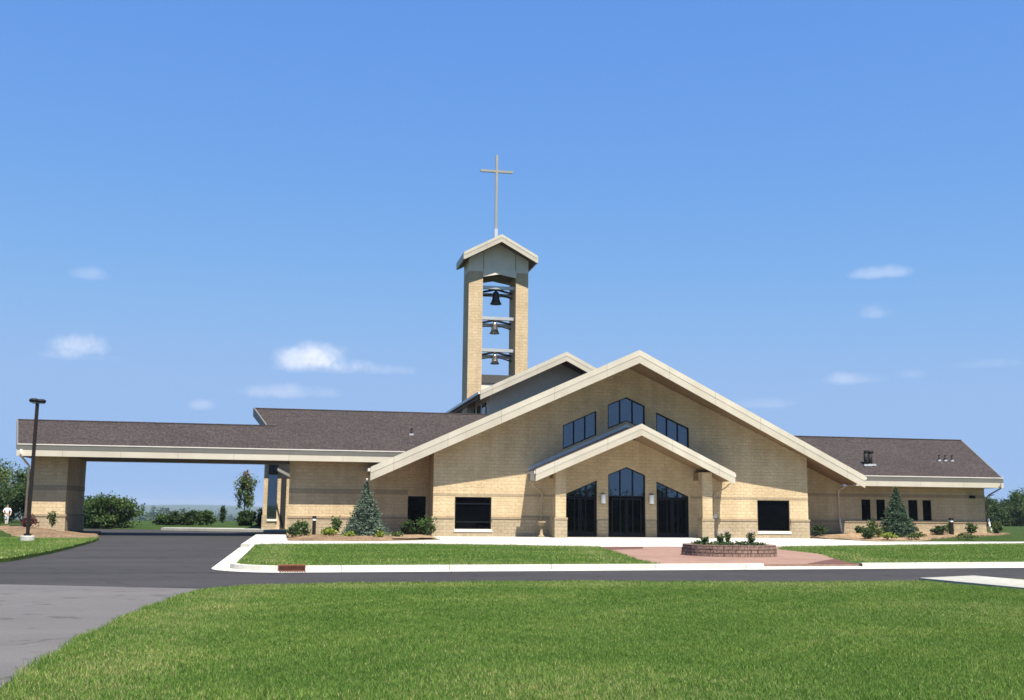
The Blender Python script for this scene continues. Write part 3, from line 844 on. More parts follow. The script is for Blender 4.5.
bd.each('band_course', 'band', ch)
# wall lamps beside the middle glazing
for x in (-1.5, 1.5):
    l = MB().lathe([(.13, -.27), (.15, -.24), (.15, .24), (.13, .27)], (x, -.16, 2.25), 14).build('wall_lamp', 'lens', ch, smooth=True)
    MB().box(x-.07, x+.07, -.1, -.002, 1.95, 2.55).box(x-.09, x+.09, -.2, -.02, 1.95, 1.978).box(x-.09, x+.09, -.2, -.02, 2.522, 2.55).build('lamp_bracket', 'bronze', l)
MB().box(5.2, 5.65, -.03, -.003, 1.17, 1.42).build('wall_plaque', 'steel', ch, 'small pale plaque on the wall right of the porch')

# porch
PR = 6.5; PX = 6.02; PS = .446
gable_roof('porch_', PX, -2.1, -3.0, -.003, PR, PS, .64, lab='small gabled roof of the entrance porch')
fl = MB()
for s in (-1, 1):
    q = [(s*.0, PR+.02), (s*PX, PR-PS*PX+.02), (s*PX, PR-PS*PX+.22), (s*.0, PR+.22)]
    fl.prism(q, -.06, -.004)
fl.each('step_flashing', 'flash', ch)
for x in (-4.44, 4.44):
    p = MB().box(x-.31, x+.31, -1.62, -1.0, .0, PR-PS*4.75-.52).build('porch_pillar', 'block', ch)
    MB().box(x-.37, x+.37, -1.68, -.94, .0, 1.02).build('pillar_plinth', 'plinth', p)
    MB().box(x-.39, x+.39, -1.70, -.92, 1.022, 1.15).build('pillar_cap', 'cap', p)
    MB().box(x-.314, x+.314, -1.624, -.996, 2.33, 2.47).build('pillar_band', 'band', p)
    MB().box(x-.25, x+.25, -.996, -.002, PR-PS*4.69-1.0, PR-PS*4.69-.53).build('porch_beam', 'soffit', ch)
MB().lathe([(.05, -.12), (.07, -.1), (.07, .1), (.02, .14)], (0, -1.5, PR-.72), 10).build('porch_light', 'bronze', ch)

# ---- wings: long shingled roofs whose ridges run along x, with prowed gable ends
def wing_roof(nm, xa, xb, ye, ze, yr, zrg, ra, rb, back=True, lab=None):
    """front slope eave from (xa,ye,ze) to (xb,ye,ze), ridge from ra to rb at (yr,zrg); ra/rb may overhang (prow)."""
    mb = MB(); t = .07
    q = [(xa, ye, ze), (xb, ye, ze), (rb, yr, zrg), (ra, yr, zrg)]
    mb.hexa(q+[(x, y, z-t) for x, y, z in q])
    yb = 2*yr-ye
    q2 = [(ra, yr, zrg), (rb, yr, zrg), (xb, yb, ze), (xa, yb, ze)]
    mb.hexa(q2+[(x, y, z-t) for x, y, z in q2])
    MB_ = mb.build(nm, 'shingle', ch, lab)
    cap = MB().hexa([(ra, yr-.13, zrg-.03), (rb, yr-.13, zrg-.03), (rb, yr+.13, zrg-.03), (ra, yr+.13, zrg-.03),
                     (ra, yr-.1, zrg+.02), (rb, yr-.1, zrg+.02), (rb, yr+.1, zrg+.02), (ra, yr+.1, zrg+.02)])
    cap.build('ridge_cap', 'shingle', MB_)
    return MB_
YE = 1.05
LE = -34.4; LZ = 4.87
S1 = .495
YC, ZC = 4.2, LZ+S1*(4.2-YE)     # canopy ridge
YW, ZW = 6.7, LZ+S1*(6.7-YE)       # wing ridge
wing_roof('canopy_roof', LE, -19.5, YE, LZ, YC, ZC, LE-.85, -20.6, lab='long low shingled roof over the driveway')
wr_ = wing_roof('wing_roof', -20.1, -13.05, YE+.0, LZ+.004, YW, ZW+.004, -22.1, -7.2, lab='higher shingled roof of the left wing')
def rake_end(nm, xe, xr, ye, ze, yr, zrg, drop, s, mat='gutter'):
    mb = MB(); yb = 2*yr-ye; t = .08*s
    for (y0, ) in ((ye,), (yb,)):
        mb.hexa([(xe+t, y0, ze+.03), (xr+t, yr, zrg+.03), (xr, yr, zrg+.03), (xe, y0, ze+.03), (xe+t, y0, ze-drop), (xr+t, yr, zrg-drop), (xr, yr, zrg-drop), (xe, y0, ze-drop)])
    mb.each(nm, mat, ch)
rake_end('canopy_rake', LE-.003, LE-.853, YE, LZ, YC, ZC, .3, -1)
# rake of the higher roof above the canopy ridge
k = (YC-YE)/(YW-YE); xk = -20.1-2.0*k
MB().hexa([(xk-.08, YC+.02, ZC+.03), (-22.18, YW, ZW+.04), (-22.1, YW, ZW+.04), (xk, YC+.02, ZC+.03), (xk-.08, YC+.02, ZC-.45), (-22.18, YW, ZW-.5), (-22.1, YW, ZW-.5), (xk, YC+.02, ZC-.45)]).hexa(
    [(-22.18, YW, ZW+.04), (xk-.08, 2*YW-YC, ZC+.03), (xk, 2*YW-YC, ZC+.03), (-22.1, YW, ZW+.04), (-22.18, YW, ZW-.5), (xk-.08, 2*YW-YC, ZC-.05), (xk, 2*YW-YC, ZC-.05), (-22.1, YW, ZW-.5)]).build('wing_rake', 'gutter', ch)
MB().prism([(-21.3, ZC-.6), (-19.6, ZC-.6), (-19.6, ZC-.05), (-21.3, ZC-.05)], 4.2, 9.1).build('wing_gable_infill', 'stucco', ch)

def eave(nm, xa, xb, ye, ztop, zbot, ends=True, lipx=0):
    """fascia board with a box gutter on it"""
    f = MB().box(xa, xb, ye-.125, ye+.09, zbot, ztop-.345).build(nm+'_fascia', 'fascia_trim', ch)
    g_ = MB().box(xa+.01, xb-.01, ye-.13, ye+.03, ztop-.34, ztop-.06).build(nm+'_gutter', 'gutter', ch)
    MB().box(xa+.0, xb-.0, ye-.15, ye+.01, ztop-.058, ztop-.005).build('gutter_lip', 'gutter_lip', g_)
eave('canopy', LE, -13.2, YE-.1, LZ+.0, 4.2)
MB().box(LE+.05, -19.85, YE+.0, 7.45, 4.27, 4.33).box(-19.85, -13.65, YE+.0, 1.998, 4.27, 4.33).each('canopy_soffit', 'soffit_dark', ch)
MB().box(LE, -19.9, 7.45, 7.54, 4.2, LZ-.1).build('canopy_rear_fascia', 'fascia', ch)
MB().box(LE, LE+.09, YE-.01, 7.45, 4.2, LZ-.1).build('canopy_end_fascia', 'fascia', ch)
# closing gable triangle at the canopy end
MB().add([(LE+.1, YE+.1, LZ-.11), (LE+.1, 7.4, LZ-.11), (LE-.6, YC, ZC-.1), (LE+.25, YE+.1, LZ-.11), (LE+.25, 7.4, LZ-.11), (LE-.4, YC, ZC-.1)],
         [(0, 1, 2), (5, 4, 3), (0, 3, 4, 1), (1, 4, 5, 2), (2, 5, 3, 0)]).build('canopy_gable_end', 'stucco', ch)
# canopy pier
px0, px1, py0, py1 = -33.85, -31.93, 2.0, 7.3
p = MB().box(px0, px1, py0, py1, -.2, 4.265).build('canopy_pier', 'block', ch, 'thick block pier at the far end of the drive-through canopy')
MB().box(px0-.06, px1+.06, py0-.06, py1+.06, -.2, .93).build('pier_plinth', 'plinth', p)
MB().box(px0-.09, px1+.09, py0-.09, py1+.09, .932, 1.05).build('pier_cap', 'cap', p)
MB().box(px0-.012, px1+.012, py0-.012, py1+.012, 2.38, 2.66).build('pier_band', 'band', p)
# left wing wall
door = [(-12.85, .0), (-11.78, .0), (-11.78, 2.29), (-12.85, 2.29)]
lw = MB(); lw.wall([(-19.75, -.25), (-11.61, -.25), (-11.61, 4.26), (-19.75, 4.26)], [door], 2.0, 2.3); lw.build('wing_wall', 'block', ch)
MB().box(-19.75, -19.45, 2.302, 12.5, -.25, 4.26).box(-19.44, -11.9, 12.2, 12.5, -.25, 4.26).each('wing_side_wall', 'block', ch)
MB().prism([(-19.6, 4.8), (-11.7, 4.8), (-11.7, 4.3), (-19.6, 4.3)], 2.4, 12).build('wing_attic', 'stucco', ch)
MB().prism(door, 2.12, 2.16).build('side_door', 'glass_dull', ch, 'black side door in the shade of the gable eave')
base_course([(-19.8, -12.9)], 2.0, .95)
MB().box(-19.762, -12.88, 1.988, 2.04, 2.38, 2.66).each('band_course', 'band', ch)
# right wing
RE = 25.75; RZT = 3.95
YE = 1.08
YR, ZRR = 6.4, RZT+.525*(6.4-YE)
wing_roof('wing_roof', 15.05, RE, YE, RZT, YR, ZRR, 9.0, RE+.72, lab='shingled roof of the right wing')
rake_end('wing_rake', RE+.003, RE+.723, YE, RZT, YR, ZRR, .25, 1)
eave('wing', 15.2, RE, YE-.1, RZT, 3.28)
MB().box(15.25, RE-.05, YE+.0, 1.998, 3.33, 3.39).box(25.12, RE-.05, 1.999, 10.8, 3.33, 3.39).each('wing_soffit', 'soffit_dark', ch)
MB().box(RE-.09, RE, YE, 11.0, 3.28, RZT-.1).build('wing_end_fascia', 'fascia', ch)
MB().add([(25.08, YE+.2, RZT-.2), (25.08, 11.6, RZT-.2), (25.08, YR, ZRR-.15), (25.28, YE+.2, RZT-.2), (25.28, 11.6, RZT-.2), (25.28, YR, ZRR-.15)],
         [(0, 1, 2), (5, 4, 3), (0, 3, 4, 1), (1, 4, 5, 2), (2, 5, 3, 0)]).build('wing_gable_end', 'stucco', ch)
rw = [[(a, 1.13), (b, 1.13), (b, 2.45), (a, 2.45)] for a, b in ((16.28, 16.92), (17.32, 17.94), (19.58, 20.24), (20.6, 21.22))]
lw = MB(); lw.wall([(11.61, -.2), (25.1, -.2), (25.1, 3.325), (11.61, 3.325)], rw, 2.0, 2.3); lw.build('wing_wall', 'block', ch)
MB().box(24.8, 25.1, 2.302, 10.8, -.2, 3.325).box(11.7, 24.79, 10.5, 10.8, -.2, 3.325).each('wing_side_wall', 'block', ch)
for q in rw: window(q, 2.0, 'narrow_window', gl='glass_dull', fr=.04)
base_course([(11.62, 25.16)], 2.0, .98)
MB().box(11.62, 25.112, 1.988, 2.04, 2.62, 2.8).each('band_course', 'band', ch)
MB().box(24.0, 24.3, 1.8, 1.985, 2.6, 2.78).build('wall_light', 'bronze', ch, 'dark floodlight on the right wing wall')
for s_ in (-1, 1):
    zb_ = 4.262 if s_ < 0 else 3.327
    q = [(s_*11.62, zb_), (s_*15.0, zb_), (s_*15.0, max(zb_+.01, zr(15.0)-.62)), (s_*11.62, zr(11.62)-.62)]
    if s_ < 0: q = [(-11.62, zb_), (-13.6, zb_), (-11.62, zr(11.62)-.62)]
    MB().prism(q, 2.0, 2.25).build('recess_wall', 'block', ch)
# downspouts
def spout(nm, pts, r=.045, boot=None, mat='downspout'):
    d = MB().tube(pts, r, 8).build(nm, mat, ch, smooth=True)
    if boot: MB().tube(boot, .06, 8).build('downspout_boot', 'white', d, smooth=True)
spout('downspout', [(14.7, .85, 3.3), (14.68, 1.3, 3.15), (14.65, 1.86, 3.0), (14.65, 1.86, 1.3)], boot=[(14.65, 1.85, 1.3), (14.67, 1.75, .7), (14.7, 1.65, .15)], mat='gutter_lip')
spout('downspout', [(25.45, .72, 3.6), (25.45, .75, 3.25), (25.2, 1.6, 2.85), (25.18, 1.86, 2.7), (25.18, 1.86, 1.3)], boot=[(25.18, 1.85, 1.3), (25.22, 1.75, .8), (25.28, 1.6, .3)], mat='gutter')
spout('downspout', [(-34.15, .72, 4.55), (-34.15, .75, 4.2), (-34.0, 1.7, 3.8), (-33.95, 1.9, 3.7), (-33.95, 1.9, .4)], .06, mat='gutter_lip')
spout('downspout', [(-15.42, -.2, 3.2), (-15.42, .3, 2.95), (-15.42, 1.86, 2.8), (-15.42, 1.86, .2)], mat='gutter_lip')
hop = MB().box(-6.32, -6.07, -2.0, -1.5, 3.2, 3.62).build('rain_hopper', 'gutter', ch)
spout('downspout', [(-6.15, -1.75, 3.2), (-6.15, -1.75, 3.05), (-6.05, -1.5, 2.95), (-5.3, -.2, 2.6), (-5.2, -.12, 2.5), (-5.2, -.12, 1.3), (-5.3, -.12, .95)], .04)
spout('downspout', [(6.1, -1.2, 3.3), (6.0, -.6, 3.0), (5.6, -.12, 2.7), (5.45, -.12, 2.6), (5.4, -.12, 1.3)], .035)
# roof vents
def vent(x, y, z, h, r, nm='vent_pipe', hood=True):
    m = MB().tube([(x, y, z-.1), (x, y, z+h)], r, 10).tube([(x, y, z+h), (x, y, z+h+r*.8), (x+r*1.4, y-.02, z+h+r*1.1)], [r, r*1.1, r*.9], 10)
    o = m.build(nm, 'bronze', ch, smooth=True)
    MB().box(x-r*2, x+r*2, y-r*2, y+r*2, z-.08, z+.04).build('vent_flashing', 'flash', o)
sz = lambda y: RZT+.525*(y-YE)
vent(16.95, 2.45, sz(2.45), .75, .13); vent(17.3, 2.5, sz(2.5), .7, .13)
for x in (22.75, 23.2, 23.7): vent(x, 3.3, sz(3.3), .28, .05)
vent(-12.6, 3.4, LZ+S1*2.35, .28, .06)
# rear part of the church, seen under the canopy
MB().box(-21.6, -19.0, 15.0, 15.3, -.2, 5.2).box(-21.6, -21.3, 15.302, 34, -.2, 5.2).box(-21.3, 14, 33.7, 34, -.2, 5.2).box(13.7, 14, 10.9, 33.7, -.2, 5.2).box(-19.0, -11.9, 15.0, 15.3, -.2, 5.2).each('rear_wall', 'block', ch)
MB().add([(-22.2, 14.2, 5.2), (14.6, 14.2, 5.2), (14.6, 34.6, 5.2), (-22.2, 34.6, 5.2), (-12, 24.4, 7.2), (4, 24.4, 7.2)],
         [(0, 1, 5, 4), (1, 2, 5), (2, 3, 4, 5), (3, 0, 4), (3, 2, 1, 0)]).build('rear_roof', 'shingle', ch)
MB().box(-21.64, -20.7, 14.95, 15.1, -.2, 1.0).each('plinth', 'plinth', ch)
tw = [(-21.3, .75), (-20.66, .75), (-20.66, 4.6), (-21.3, 4.6)]
MB().prism(tw, 14.93, 14.99).build('tall_window', 'glass', ch, 'tall narrow blue window under the canopy')
MB().box(-21.3, -20.6, 14.88, 14.985, .6, .74).build('window_sill', 'sill', ch)
MB().box(-20.4, -20.05, 14.9, 14.98, .1, 3.6).build('rear_door', 'black', ch)
MB().hexa([(-20.7, 14.2, 4.25), (-19.75, 13.2, 3.75), (-19.75, 13.3, 3.75), (-20.7, 14.3, 4.25), (-20.7, 14.2, 4.05), (-19.75, 13.2, 3.55), (-19.75, 13.3, 3.55), (-20.7, 14.3, 4.05)]).build('rear_rake', 'fascia', ch)

# clerestory behind the front gable
GX, GR = -1.5, 12.3
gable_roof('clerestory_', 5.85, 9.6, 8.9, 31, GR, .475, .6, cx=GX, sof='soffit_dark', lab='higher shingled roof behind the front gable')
gz = lambda x: GR-.475*abs(x-GX)-.5
MB().prism([(GX-5.0, 4.5), (GX+5.0, 4.5), (GX+5.0, gz(GX+5)), (GX, gz(GX)), (GX-5.0, gz(GX-5))], 10.95, 11.2).build('clerestory_wall', 'stucco', ch)
MB().box(GX-5.0, GX-4.75, 11.202, 30, 4.5, gz(GX-5)+.05).box(GX+4.75, GX+5.0, 11.202, 30, 4.5, gz(GX-5)+.05).box(GX-4.74, GX+4.74, 29.7, 30, 4.5, 9).each('clerestory_side_wall', 'stucco', ch)
for y in (12.2, 14.6, 17.0): MB().box(GX-5.06, GX-5.003, y, y+1.4, 7.6, 9.0).build('clerestory_window', 'glass_dull', ch)
spout('downspout', [(GX-5.95, 10.2, 9.3), (GX-5.9, 10.5, 8.95), (GX-5.2, 11.1, 8.6), (GX-5.15, 11.1, 7.0)], .05, mat='gutter')

# ------------------------------------------------------------------ BELL TOWER
tx0, tx1 = -7.91, -3.60; TC = (tx0+tx1)/2; ty0, ty1 = 12.0, 14.45
bt = thing('bell_tower', (TC, 13.2, 6.0), 'tall tan bell tower with open front, small gabled roof and a cross on top', 'bell tower')
for xa, xb in ((tx0, -6.9), (-4.5, tx1)):
    MB().box(xa, xb, ty0, ty1, 6.0, 18.35).build('tower_pier', 'block', bt)
TR = 20.85; TS = .52
tz = lambda x: TR-TS*abs(x-TC)-.45
lint = [(-6.9, 17.95), (TC, 18.18), (-4.5, 17.95), (-4.5, 18.5), (TC, 18.62), (-6.9, 18.5)]
hd = MB()
for ya, yb in ((ty0-.002, ty0+.3), (ty1-.3, ty1+.002)):
    hd.prism([(tx0, 18.352), (-6.9, 18.352), (-6.9, 18.4), (TC, 18.55), (-4.5, 18.4), (-4.5, 18.352), (tx1, 18.352), (tx1, tz(tx1)), (TC, tz(TC)), (tx0, tz(tx0))], ya, yb)
hd.box(tx0, tx0+.28, ty0+.302, ty1-.302, 18.352, tz(tx0)).box(tx1-.28, tx1, ty0+.302, ty1-.302, 18.352, tz(tx1))
hd.each('tower_head', 'cream_panel', bt)
pm = MB()
for xs in (-6.88, -4.55): pm.box(xs, xs+.03, ty0-.03, ty0-.004, 18.36, tz(xs)-.05)
pm.each('panel_trim', 'gutter', bt)
lm = MB()
lm.prism([(x, z) for x, z in lint], ty0-.07, ty0-.004)
lm.prism([(x, z) for x, z in lint], ty1+.004, ty1+.07)
lm.each('tower_lintel', 'cream_panel', bt)
MB().box(-6.899, -4.501, ty0+.3, ty1-.3, 18.1, 18.3).build('tower_ceiling', 'soffit_dark', bt)
roof, sf, fa, tr = MB(), MB(), MB(), MB()
XT = 2.6; ya, yp, yb = 11.15, 10.95, 14.75
for s in (-1, 1):
    E_ = lambda y, dz, f=1.0: (TC+s*XT*f, y, TR-TS*XT*f+dz)
    T_ = lambda y, dz: (TC, y, TR+dz)
    roof.hexa([T_(yp+.02, 0), E_(ya+.02, 0), E_(yb, 0), T_(yb, 0), T_(yp+.02, -.07), E_(ya+.02, -.07), E_(yb, -.07), T_(yb, -.07)])
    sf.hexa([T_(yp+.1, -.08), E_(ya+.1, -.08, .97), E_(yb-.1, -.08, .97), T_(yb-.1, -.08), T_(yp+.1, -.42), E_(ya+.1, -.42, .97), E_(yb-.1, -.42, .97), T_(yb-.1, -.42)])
    fa.hexa([T_(yp, -.0), E_(ya, -.0), E_(ya+.09, -.0), T_(yp+.09, -.0), T_(yp, -.52), E_(ya, -.52), E_(ya+.09, -.52), T_(yp+.09, -.52)])
    tr.hexa([T_(yp-.016, .03), E_(ya-.016, .03, 1.01), E_(ya-.003, .03, 1.01), T_(yp-.003, .03), T_(yp-.016, -.2), E_(ya-.016, -.2, 1.01), E_(ya-.003, -.2, 1.01), T_(yp-.003, -.2)])
    fa.hexa([T_(yb, -.0), E_(yb, -.0), E_(yb+.09, -.0), T_(yb+.09, -.0), T_(yb, -.52), E_(yb, -.52), E_(yb+.09, -.52), T_(yb+.09, -.52)])
    xo = TC+s*XT; a, b = sorted((xo, xo+s*.08)); zt_ = TR-TS*XT
    fa.box(a, b, ya+.0, yb+.09, zt_-.5, zt_-.02)
rf = roof.build('tower_roof', 'shingle', bt); sf.build('roof_soffit', 'soffit_dark', rf)
f_ = fa.build('roof_fascia', 'fascia', rf); tr.build('fascia_trim', 'fascia_trim', rf)
cx = TC-.08
c_ = MB().box(cx-.085, cx+.085, 12.9, 13.07, 20.6, 27.35).box(cx-1.2, cx-.086, 12.905, 13.065, 26.02, 26.19).box(cx+.086, cx+1.2, 12.905, 13.065, 26.02, 26.19).build('cross', 'cross', bt, 'slim metal cross on the ridge')
MB().box(cx-.12, cx+.12, 12.86, 13.11, 20.6, 21.75).build('cross_mount', 'flash', c_)
lwall = MB().box(-6.9, -4.5, ty0+.1, ty0+.3, 6.0, 10.35).box(-6.9, -4.5, ty1-.3, ty1-.1, 6.0, 10.35).each('tower_low_wall', 'cream_panel', bt)
MB().hexa([(-6.898, ty0+.02, 10.36), (-4.502, ty0+.02, 10.36), (-4.502, ty1-.02, 10.36), (-6.898, ty1-.02, 10.36), (-6.898, ty0+.5, 11.0), (-4.502, ty0+.5, 11.0), (-4.502, ty1-.5, 11.0), (-6.898, ty1-.5, 11.0)]).build('low_wall_roof', 'bronze', bt)
zb = (17.28, 15.04, 12.74)
for z in zb:
    MB().box(-6.95, -4.45, 12.35, 12.6, z-.1, z+.12).build('bell_beam', 'steel', bt)
    MB().box(-6.95, -4.45, 13.75, 14.0, z-.36, z-.14).build('bell_beam', 'steel', bt)
# bells
def bell(x, z_top, dia, hgt, mat, label):
    t = thing('bell', (x, 13.2, z_top), label, 'bell', 'bells hanging in the tower')
    r = dia/2
    prof = [(.02, .0), (r*.3, -.01), (r*.48, -hgt*.08), (r*.54, -hgt*.25), (r*.58, -hgt*.5), (r*.7, -hgt*.75), (r*.88, -hgt*.92), (r*1.0, -hgt), (r*.95, -hgt*1.01), (r*.8, -hgt*.96), (r*.55, -hgt*.6), (r*.3, -hgt*.2)]
    MB().lathe(prof, (x, 13.2, z_top), 24).build('bell_body', mat, t, smooth=True)
    MB().tube([(x-1.2, 13.2, z_top-.1), (x-.6, 13.2, z_top+.02), (x-.15, 13.2, z_top+.16), (x+.15, 13.2, z_top+.16), (x+.6, 13.2, z_top+.02), (x+1.2, 13.2, z_top-.1)], [.065, .08, .11, .11, .08, .065], 8).build('yoke', 'bronze', t, smooth=True)
    MB().tube([(x-1.2, 13.25, z_top-.38), (x-.3, 13.25, z_top-.22)], .06, 6).tube([(x+.3, 13.25, z_top-.22), (x+1.2, 13.25, z_top-.46)], .06, 6).box(x-.08, x+.08, 13.1, 13.3, z_top-.02, z_top+.3).build('headstock', 'bronze', t)
    MB().tube([(x, 13.2, z_top-.15), (x, 13.2, z_top-hgt*.95)], .02, 6).lathe([(.02, -.05), (.06, 0), (.02, .05)], (x, 13.2, z_top-hgt*.98), 10).build('clapper', 'bronze', t)
bell(TC+.02, zb[0]-.12, .88, .92, 'bell_dark', 'largest and darkest bell, at the top of the tower opening')
bell(TC-.05, zb[1]-.14, .76, .82, 'bell', 'bright bronze bell in the middle of the tower opening')
bell(TC, zb[2]-.16, .67, .7, 'bell', 'smallest bronze bell, lowest in the tower opening')

# the tower stands a little further back on the roof, and is that much larger
TB = Vector(bt.location); TSC = 1.07; TN = Vector((-4.81, 18.49, 6.31))
for o in [bt]+[q for q in scene.objects if q.parent is None and q.get('category') == 'bell']:
    o.location = TN+(Vector(o.location)-TB)*TSC; o.scale = (TSC, TSC, TSC)

# ------------------------------------------------------------------ STREET FURNITURE
lp = thing('lamp_post', (-30.75, -11.4, 0), 'tall dark parking lot lamp post on a round concrete base at far left', 'lamp post')
lx, ly = -30.75, -11.4
MB().lathe([(.3, 0), (.3, .22), (.28, .25)], (lx, ly, -.02), 18).build('concrete_base', 'concrete', lp, smooth=False)
pole = MB().box(lx-.065, lx+.065, ly-.065, ly+.065, .2, 6.1).build('pole', 'dark_brown', lp)
MB().box(lx-.13, lx+.13, ly-.13, ly+.13, .225, .32).build('base_plate', 'dark_brown', pole)
hd = MB().lathe([(.0, .05), (.12, .045), (.2, .0), (.21, -.06), (.17, -.12), (.05, -.13)], (lx-.15, ly, 6.2), 18).lathe([(.0, .05), (.12, .045), (.2, .0), (.21, -.06), (.17, -.12), (.05, -.13)], (lx+.15, ly, 6.17), 18)
h_ = hd.build('lamp_head', 'bronze', lp, smooth=True)
MB().lathe([(.15, -.02), (.15, .0)], (lx-.15, ly, 6.07), 14).lathe([(.15, -.02), (.15, .0)], (lx+.15, ly, 6.04), 14).build('lamp_lens', 'lens', h_)
MB().box(lx-.2, lx+.3, ly-.05, ly+.05, 6.02, 6.1).build('lamp_arm', 'dark_brown', lp)

def bollard(x, y, z, label):
    t = thing('bollard_light', (x, y, z), label, 'bollard light', 'bollard lights in the planting beds')
    MB().box(x-.1, x+.1, y-.1, y+.1, z-.05, z+.78).build('post', 'dark_brown', t)
    MB().box(x-.085, x+.085, y-.085, y+.085, z+.782, z+.9).build('lens', 'lens', t)
    MB().box(x-.11, x+.11, y-.11, y+.11, z+.902, z+1.03).build('cap', 'dark_brown', t)
bollard(-18.3, -1.2, .08, 'dark brown bollard light between shrubs left of the blue spruce')
bollard(20.9, -.6, .3, 'dark brown bollard light in front of the right wing')

ur = thing('ash_urn', (-5.38, -.75, .014), 'brown stone pedestal urn beside the left porch pillar', 'urn')
MB().lathe([(.2, 0), (.2, .06), (.1, .14), (.08, .4), (.1, .62)], (-5.38, -.75, .014), 16).build('pedestal', 'cap', ur, smooth=True)
MB().lathe([(.1, .622), (.2, .7), (.27, .82), (.29, .9), (.25, .9), (.2, .8), (.02, .76)], (-5.38, -.75, .014), 18).build('bowl', 'cap', ur, smooth=True)

# storm drain inlet set in the kerb
dr = thing('storm_drain', (0, 0, 0), 'rusty storm drain inlet set into the white kerb', 'drain')
MB().box(-.36, .36, -.03, .2, .14, .165).build('hood', 'rust', dr)
MB().box(-.35, .35, -.05, -.022, .0, .14).build('throat', 'rust_dark', dr)
gm = MB()
for i in range(11): gm.box(-.34+i*.064, -.31+i*.064, -.4, -.05, .01, .03)
gm.build('grate', 'rust', dr)
dr.location = (-19.3, -32.42, -.105); dr.rotation_euler = (0, 0, R(5.5))

# round stone planter
PCX, PCY, PRAD = -3.62, -24.4, 1.72
pl = thing('planter', (PCX, PCY, 0), 'low round planter of reddish stone blocks on the paved plaza', 'planter')
for i, (z0, r) in enumerate(((.0, 0), (.135, .02), (.27, .035))):
    mb = MB(); n = 40
    for k_ in range(n):
        a0, a1 = 2*math.pi*(k_+.5*(i % 2)+.03)/n, 2*math.pi*(k_+1+.5*(i % 2)-.03)/n
        ro = PRAD-r+random.uniform(-.018, .018); ri = PRAD-.28
        q = [(PCX+ro*math.cos(a0), PCY+ro*math.sin(a0)), (PCX+ro*math.cos(a1), PCY+ro*math.sin(a1)), (PCX+ri*math.cos(a1), PCY+ri*math.sin(a1)), (PCX+ri*math.cos(a0), PCY+ri*math.sin(a0))]
        mb.hexa([(x, y, z0+.003) for x, y in q]+[(x, y, z0+.13) for x, y in q])
    mb.build('block_course', 'planter', pl)
MB().lathe([(PRAD-.29, 0), (PRAD-.29, .33), (PRAD-.8, .37), (.1, .4)], (PCX, PCY, .0), 36).build('soil', 'soil', pl)

# ------------------------------------------------------------------ PLANTS
def shrub(x, y, z, r, h, mat, label, n=700, leaf=.09, name='shrub', group=None, clumps=22, cat='shrub'):
    t = thing(name, (x, y, z), label, cat, group)
    pts, tint = blob_points(n, (x, y, z+h*.52), (r, r, h*.5), clumps, .25, .35)
    pts[:, 2] = np.maximum(pts[:, 2], z+.02)
    np_mesh('foliage', leaves(pts, leaf), 4, mat, t, tint)
    mb = MB()
    for k_ in range(5):
        a = random.uniform(0, 6.28); mb.tube([(x, y, z-.03), (x+math.cos(a)*r*.3, y+math.sin(a)*r*.3, z+h*.35), (x+math.cos(a)*r*.6, y+math.sin(a)*r*.6, z+h*.7)], [.02, .014, .006], 5)
    mb.build('stems', 'bark', t)
    return t

def spruce(x, y, z, h, r, mat, label, tiers=24):
    t = thing('spruce_tree', (x, y, z), label, 'spruce')
    MB().tube([(x, y, z-.05), (x, y, z+h*.5), (x+.02, y, z+h*.99)], [.07, .045, .008], 8).build('trunk', 'bark', t)
    P_, T_ = [], []
    for i in range(tiers):
        f = i/(tiers-1); zt0 = z+.1+(h-.18)*f**.95
        L0 = r*(1-f)**1.12+.05
        nb = int(9+13*(1-f)); a0 = random.uniform(0, 6)
        for k_ in range(nb):
            a = a0+2*math.pi*k_/nb+random.uniform(-.15, .15); L = L0*random.uniform(.72, 1.12)
            ns = max(5, int(L*26)); tt = np.linspace(.12, 1, ns)
            tn = random.uniform(.1, .95)
            cxp = x+np.cos(a)*L*tt; cyp = y+np.sin(a)*L*tt
            czp = zt0+L*(.18*tt-.38*tt**2+.16*tt**3)*(1.2 if f < .6 else .3)+(.25*L*tt if f > .75 else 0)
            for rep in range(5):
                wv = (.09*L*np.sin(tt*np.pi*.9)+.02)*1.4
                P_.append(np.c_[cxp+RNG.normal(size=ns)*wv, cyp+RNG.normal(size=ns)*wv, czp+RNG.normal(size=ns)*.025])
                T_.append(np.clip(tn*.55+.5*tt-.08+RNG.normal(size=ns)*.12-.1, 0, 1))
    P_ = np.concatenate(P_); T_ = np.concatenate(T_)
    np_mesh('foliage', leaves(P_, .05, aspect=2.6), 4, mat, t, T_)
    return t
spruce(-15.55, -2.2, .06, 2.95, 1.2, 'needle_blue', 'blue-green spruce in the mulch bed left of the entrance')
spruce(16.85, -1.2, .2, 3.0, 1.2, 'needle_green', 'darker green spruce in front of the right wing windows')

